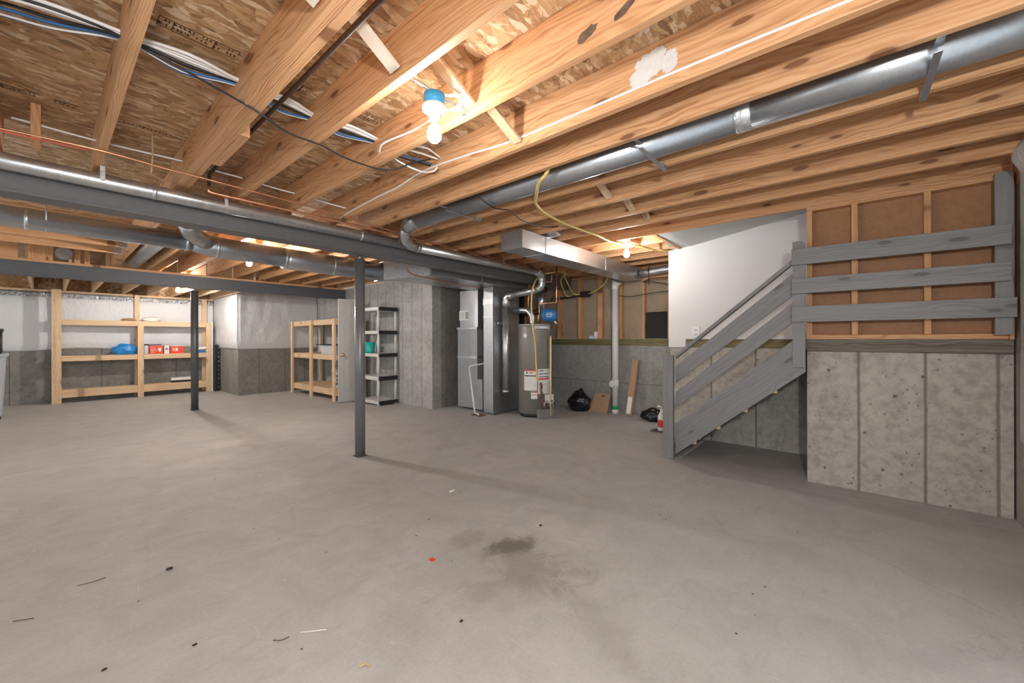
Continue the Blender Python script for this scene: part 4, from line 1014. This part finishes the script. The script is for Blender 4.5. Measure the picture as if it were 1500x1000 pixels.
bm = NB(); poly_prism(bm, [A, B, C_, D], (.006, 0, .002)); obj('sheet', bm, CARD, g)
bm = NB(); c = A*.0+(C_*.55+D*.45)+(B-C_)*.14; poly_prism(bm, [c+Vector((-.003, .03, -.012)), c+Vector((-.003, -.03, -.012)), c+Vector((.001, -.03, .012)), c+Vector((.001, .03, .012))], (-.002, 0, 0)); obj('hand_hole', bm, RUST, g)
g = empty('long_carton', (6.15, 2.68, 0), 'tall thin cardboard carton leaning on the wall right of the white pipe', 'box')
o = board('carton', (6.10, 2.71, .004), (6.29, 2.665, .90), .10, .06, CARD, g, (0, 1, 0))
o = board('address_label', (6.078, 2.708, .04), (6.131, 2.693, .30), .07, .008, LABELW, g, (0, 1, 0))
lump('black_bag', (5.96, 2.25, rest(0, .11)), (.12, .19, .11), BLACKBAG, 'low black bundle on the floor behind the newel post', 'bag', 9)
g = empty('spray_bottle', (5.36, 1.915, 0), 'white bottle with red label half hidden behind the newel post', 'bottle')
M = Matrix.Translation((5.36, 1.915, .012)); bm = NB(); lathe(bm, [(.045, 0), (.05, .01), (.05, .19), (.02, .25), (.018, .29)], M, 24); obj('bottle_body', bm, WHITE, g)
bm = NB(); lathe(bm, [(.0515, .05), (.0515, .15)], M, 24, 0, False); obj('red_label', bm, LABELR, g)
bm = NB(); tube(bm, [(5.36, 1.915, .29), (5.36, 1.915, .33), (5.33, 1.96, .335)], .014, 10); obj('spray_head', bm, WHITE, g)
tag(bx('dust_pan', (5.26, 1.86, 0), (5.44, 2.04, .011), POST_DARK, None, .002), 'dark flat pan on the floor under the white bottle', 'pan')

# ------------------------------------------------------------------ lamps
def lamp(x, y, ztop, s, label, big=False):
    g = empty('bare_bulb_lamp', (x, y, ztop), label, 'lamp', 'bare bulbs under the joists')
    z = ztop
    if big:
        bm = NB(); lathe(bm, [(.05, z), (.05, z-.055), (0, z-.055)][::-1], Matrix.Translation((x, y, 0)), 32); obj('junction_box', bm, BLUEBOX, g); z -= .055
    bm = NB(); lathe(bm, [(0, z-.062), (.022, z-.062), (.024, z-.04), (.036, z-.026), (.056, z-.018), (.058, z-.002), (0, z)], Matrix.Translation((x, y, 0)), 36); obj('lampholder', bm, PORCELAIN, g)
    for sx in (-1, 1):
        bm = NB(); tube(bm, [(x+sx*.038, y, z-.03), (x+sx*.038, y, z-.018)], .004, 8); obj('mounting_screw', bm, BLACKIRON, g)
    zb = z-.062
    bm = NB(); lathe(bm, [(.013, zb), (.014, zb-.02), (.018, zb-.028)], Matrix.Translation((x, y, 0)), 20); obj('bulb_collar', bm, WHITE, g)
    bm = NB(); lathe(bm, [(.016, zb-.026), (.026, zb-.045), (.0325, zb-.066), (.033, zb-.078), (.028, zb-.095), (.016, zb-.107), (0, zb-.11)], Matrix.Translation((x, y, 0)), 24); obj('light_bulb', bm, bulbmat('lit_bulb', s), g)
    return g, zb
g, zb = lamp(1.205, 1.51, 2.425, 330, 'bare bulb below a blue box between joists, upper middle', True)
bm = NB(); tube(bm, [(1.036, 1.50, 2.432), (1.39, 1.50, 2.43)], .009, 4); obj('bar_hanger', bm, GALV, g); bx('hanger_foot', (1.375, 1.48, 2.40), (1.391, 1.505, 2.435), GALV, g)
bm = NB(); tube(bm, [(1.24, 1.48, 2.43), (1.32, 1.44, 2.45), (1.35, 1.47, 2.44), (1.34, 1.50, 2.41), (1.28, 1.52, 2.395)], .005, 8, True, 5); tube(bm, [(1.24, 1.48, 2.425), (1.30, 1.44, 2.435), (1.33, 1.47, 2.425), (1.31, 1.50, 2.40)], .005, 8, True, 5); obj('cable_loop', bm, CABLEW, g)
lamp(4.50, 2.02, ZJ-.001, 400, 'bare bulb near the silver trunk duct and white drywall')
lamp(1.746, 6.07, ZJ-.001, 1500, 'bare bulb between the two steel beams')
lamp(1.70, 10.2, ZJ-.03, 1300, 'bare bulb behind the slate beam, before the wooden shelving')
tag(bboard('lamp_block', (1.55, 10.12, ZJ-.029), (1.86, 10.28, ZJ+.01), PINE), 'pine block carrying the bulb behind the slate beam', 'block')
tag(bboard('lamp_block', (1.63, 6.0, ZJ), (1.868, 6.14, ZJ+.036), PINE), 'pine block carrying the bulb between the steel beams', 'block')
tag(bboard('lamp_block', (4.364, 1.95, ZJ), (4.73, 2.09, ZJ+.036), PINE), 'pine block carrying the bulb near the silver trunk duct', 'block')

# ------------------------------------------------------------------ cables
def bundle(seed, dy, dz):
    rr = random.Random(seed)
    base = [(-3.0, 3.2, 2.55), (-1.2, 2.75, 2.54), (-.5, 2.60, 2.54), (-.114, 2.47, 2.545), (.02, 2.42, 2.54), (.22, 2.365, 2.55), (.42, 2.355, 2.535), (.605, 2.356, 2.55), (.70, 2.36, 2.55), (.86, 2.385, 2.545), (1.02, 2.395, 2.55), (1.2, 2.38, 2.542), (1.41, 2.363, 2.55)]
    return [(x, y+dy*(1.9 if abs(z-2.55) > .004 else .75)+rr.uniform(-.006, .006), z+dz+rr.uniform(-.003, .003)) for x, y, z in base]
g = empty('cable_bundle', (.2, 2.37, 2.55), 'bundle of white, blue and black cables threaded through the upper left joists', 'cable')
for i, (dy, dz, m, r) in enumerate(((-.045, .008, CABLEW, .0075), (-.034, .012, CABLEW, .0065), (-.023, .006, CABLEW, .0065), (-.012, .012, CABLEW, .0065), (-.002, .004, CABLEK, .006), (.010, .012, CABLEK, .006), (.022, .004, CABLEB, .006), (.032, .010, CABLEB, .006), (.041, .004, CABLEW, .0045), (.050, .010, CABLEB, .005))):
    bm = NB(); tube(bm, bundle(i, dy, dz), r, 8, True, 4); obj('cable', bm, m, g)
g2 = empty('cable_tail', (1.6, 2.3, 2.55), 'loose ends of the cable bundle beside the smeared joist', 'cable')
for i, (pts, m) in enumerate((([(1.431, 2.33, 2.56), (1.55, 2.25, 2.555), (1.66, 2.18, 2.55), (1.72, 2.18, 2.545), (1.829, 2.22, 2.55)], CABLEW), ([(1.431, 2.35, 2.55), (1.55, 2.29, 2.54), (1.68, 2.25, 2.54), (1.829, 2.25, 2.55)], CABLEW), ([(1.431, 2.38, 2.55), (1.6, 2.36, 2.535), (1.829, 2.32, 2.535)], CABLEB), ([(1.431, 2.40, 2.55), (1.6, 2.39, 2.53), (1.829, 2.34, 2.53)], CABLEK))):
    bm = NB(); tube(bm, pts, .006, 8, True, 5); obj('cable', bm, m, g2)
pipe('lamp_cable', [(1.40, 2.34, 2.50), (1.39, 2.30, 2.46), (1.36, 2.20, 2.475), (1.388, 1.95, 2.475), (1.385, 1.75, 2.475), (1.26, 1.55, 2.40)], .006, CABLEW, 'white cable from the bundle to the blue lamp box', 5, 'cable', None, 8)
pipe('stapled_cable', [(1.828, -.84, 2.43), (1.827, .0, 2.443), (1.827, .557, 2.452), (1.827, 1.2, 2.452), (1.827, 1.62, 2.458), (1.827, 1.974, 2.490), (1.827, 2.42, 2.512), (1.827, 2.75, 2.475), (1.827, 3.0, 2.468), (1.827, 3.5, 2.44), (1.825, 3.72, 2.41)], .006, CABLEW, 'long white cable stapled along the smeared joist', 5, 'cable', None, 8)
pipe('branch_cable', [(1.431, 2.37, 2.53), (1.55, 2.32, 2.46), (1.70, 2.28, 2.43), (1.80, 2.27, 2.46), (1.822, 2.25, 2.49)], .006, CABLEW, 'short white cable hanging between the bundle end and the stapled cable', 5, 'cable', None, 8)
pipe('hole_cable', [(-.13, 3.62, 2.52), (.20, 3.63, 2.518), (.43, 3.60, 2.514), (.623, 3.595, 2.52), (.85, 3.60, 2.515), (1.0, 3.62, 2.52), (1.2, 3.63, 2.512), (1.42, 3.66, 2.52), (1.62, 3.60, 2.49), (1.80, 3.55, 2.47)], .006, CABLEW, 'thin white cable threaded through joists just above the vent pipe', 4, 'cable', None, 8)
pipe('loose_black_wire', [(-.5, 2.50, 2.50), (-.114, 2.33, 2.51), (.1, 2.30, 2.52), (.22, 2.32, 2.525), (.42, 2.30, 2.48), (.60, 2.24, 2.41), (.68, 2.23, 2.385), (.85, 2.30, 2.37), (1.03, 2.335, 2.385), (1.2, 2.37, 2.378), (1.40, 2.375, 2.383), (1.52, 2.34, 2.40), (1.62, 2.28, 2.46), (1.75, 2.24, 2.52)], .0055, CABLEK, 'loose black wire drooping under the joists at upper left', 5, 'wire', None, 8)
pipe('loose_black_wire', [(2.297, 2.30, 2.41), (2.45, 2.27, 2.358), (2.66, 2.28, 2.388), (2.9, 2.34, 2.37), (3.30, 2.38, 2.40), (3.48, 2.32, 2.43)], .0055, CABLEK, 'thin black wire under the joists left of the yellow gas line', 5, 'wire', None, 8)
pipe('iron_gas_pipe', [(.795, .6, 2.50), (.795, 3.66, 2.50), (.80, 3.69, 2.49), (.80, 3.70, 2.42)], .011, BLACKIRON, 'black iron pipe along the joist bay left of the blue lamp box')
pipe('copper_tube', [(-.6, 3.56, 2.385), (-.165, 3.45, 2.386), (.225, 3.41, 2.389), (.50, 3.42, 2.380), (.70, 3.44, 2.385), (1.5, 3.50, 2.385), (2.1, 3.60, 2.385), (2.75, 3.70, 2.385)], .006, COPPER, 'thin copper tube running under the joists above the vent pipe', 5, 'pipe', None, 8)
pipe('red_tube', [(-1.5, 3.60, 2.382), (-.6, 3.585, 2.38), (-.2, 3.47, 2.377), (.0, 3.45, 2.379), (.16, 3.43, 2.380)], .0055, CABLER, 'thin red tube joining the copper tube at the left edge', 5, 'pipe', None, 8)
pipe('copper_water_pipe', [(.80, 3.70, 2.42), (.80, 3.70, 2.378), (.83, 3.70, 2.375), (2.0, 3.70, 2.375), (3.0, 3.72, 2.378), (5.0, 3.78, 2.38)], .011, COPPER, 'copper water pipe from the iron pipe end along the grey beam')
pipe('stub_wire', [(.452, 3.49, 2.60), (.455, 3.50, 2.48), (.45, 3.515, 2.36)], .005, STRAW, 'short tan wire hanging from the subfloor above the vent pipe', 3, 'wire', None, 6)
pipe('yellow_gas_line', [(2.21, 1.52, 2.48), (2.235, 1.58, 2.40), (2.30, 1.70, 2.375), (2.47, 1.85, 2.36), (2.66, 1.99, 2.38), (2.928, 2.075, 2.382), (3.25, 2.10, 2.375), (3.58, 2.11, 2.383), (3.90, 2.09, 2.383), (4.265, 2.09, 2.378), (4.75, 1.95, 2.383), (5.15, 1.84, 2.375)], .0125, YELLOW, 'yellow gas line snaking under the joists from the grey pipe to the drywall', 5, 'pipe', None, 10)
pipe('yellow_gas_line', [(5.15, 1.84, 2.375), (5.05, 1.82, 2.37), (5.17, 1.77, 2.378), (5.24, 1.76, 2.40)], .010, YELLOW, 'short bent yellow gas line at the top corner of the white drywall', 3, 'pipe', None, 8)
pipe('orange_wire', [(2.9, 4.20, 2.145), (3.077, 4.30, 2.09), (3.56, 4.42, 2.085), (4.1, 4.58, 2.08), (4.32, 4.66, 2.095), (4.72, 4.66, 2.10)], .008, COPPER, 'copper line sagging under the trunk duct near the furnace', 5, 'pipe', None, 8)

# ------------------------------------------------------------------ small litter on the floor
def litter(name, pts, r, mat, label, cat): pipe(name, pts, r, mat, label, 3, cat, None, 6)
tag(bx('red_scrap', (1.405, 1.79, 0), (1.432, 1.822, .004), LABELR, None, .001), 'tiny red scrap on the floor left of the oil stain', 'scrap')
lump('paint_chip', (2.154, 2.482, .006), (.03, .014, .007), PVC, 'small white paint chip on the floor in front of the post', 'scrap', 3, None, .3, 0, 2.2, 2)
litter('wood_sliver', [(.77, 1.43, .004), (.795, 1.42, .006), (.80, 1.40, .004)], .004, STRAW, 'pale wood sliver on the floor at the bottom edge', 'scrap')
for i, (x, y, s, lab) in enumerate(((.432, 2.829, .016, 'dark crumb on the floor left of centre, largest of the left crumbs'), (.392, 2.05, .009, 'dark crumb near the lower left, right of two'), (.14, 2.16, .009, 'dark crumb near the lower left, left of two'), (2.145, 1.575, .012, 'dark crumb on the floor just right above the oil stain'), (1.193, 1.313, .010, 'dark crumb below the oil stain'))):
    lump('dirt_crumb', (x, y, s*.4), (s, s*.6, s*.4), BLACK, lab, 'crumb', 30+i, None, .3, 0, 2.2, 2)
litter('twig', [(.61, 1.83, .003), (.63, 1.80, .006), (.66, 1.80, .003)], .002, RUST, 'small dark bent twig on the floor near the bottom left centre', 'scrap')
litter('straw', [(.70, 1.79, .003), (.78, 1.72, .004)], .0025, PVC, 'pale straw on the floor near the bottom left centre', 'scrap')
litter('twig', [(.10, 3.0, .003), (.16, 2.98, .005), (.20, 2.99, .003)], .0018, RUST, 'dark twig on the floor at left', 'scrap')
litter('twig', [(-.10, 2.84, .003), (-.04, 2.80, .004)], .0018, RUST, 'dark sliver on the floor near the left edge', 'scrap')

# ------------------------------------------------------------------ light, camera, view
def unseen_lamp(x, y, watts, r=.12, z=2.28):   # point lights added out of the frame
    l = bpy.data.lights.new('added_offscreen_light', 'POINT'); l.energy = watts; l.shadow_soft_size = r; l.color = (1, .965, .92)
    o = bpy.data.objects.new('added_offscreen_light', l); COL.objects.link(o); o.location = (x, y, z)
unseen_lamp(-1.6, 6.0, 25); unseen_lamp(-.05, -.35, 115, .06, 1.72)  # first is an added fill light, second stands for a camera flash
w = bpy.data.worlds.new('room_air'); scene.world = w; w.use_nodes = True
w.node_tree.nodes['Background'].inputs[0].default_value = (.92, .97, 1, 1); w.node_tree.nodes['Background'].inputs[1].default_value = .88
cam = bpy.data.cameras.new('camera'); co = bpy.data.objects.new('camera', cam); COL.objects.link(co)
F, YAW, ROLL = 579.3, .7045, .00236
cam.sensor_fit = 'HORIZONTAL'; cam.sensor_width = 36; cam.lens = 36*F/1500; cam.clip_start = .05; cam.clip_end = 60
cam.shift_y = -(500-495.1)/1500
fw = Vector((math.cos(YAW), math.sin(YAW), 0)); rt = Vector((math.sin(YAW), -math.cos(YAW), 0)); up = Vector((0, 0, 1))
r2 = rt*math.cos(ROLL)+up*-math.sin(ROLL); u2 = up*math.cos(ROLL)+rt*math.sin(ROLL)
Mc = Matrix((r2, u2, -fw)).transposed().to_4x4(); Mc.translation = (0, 0, 1.26)
co.matrix_world = Mc
scene.camera = co
scene.view_settings.view_transform = 'Standard'; scene.view_settings.look = 'None'; scene.view_settings.gamma = 1; scene.view_settings.use_curve_mapping = False
scene.view_settings.exposure = .47
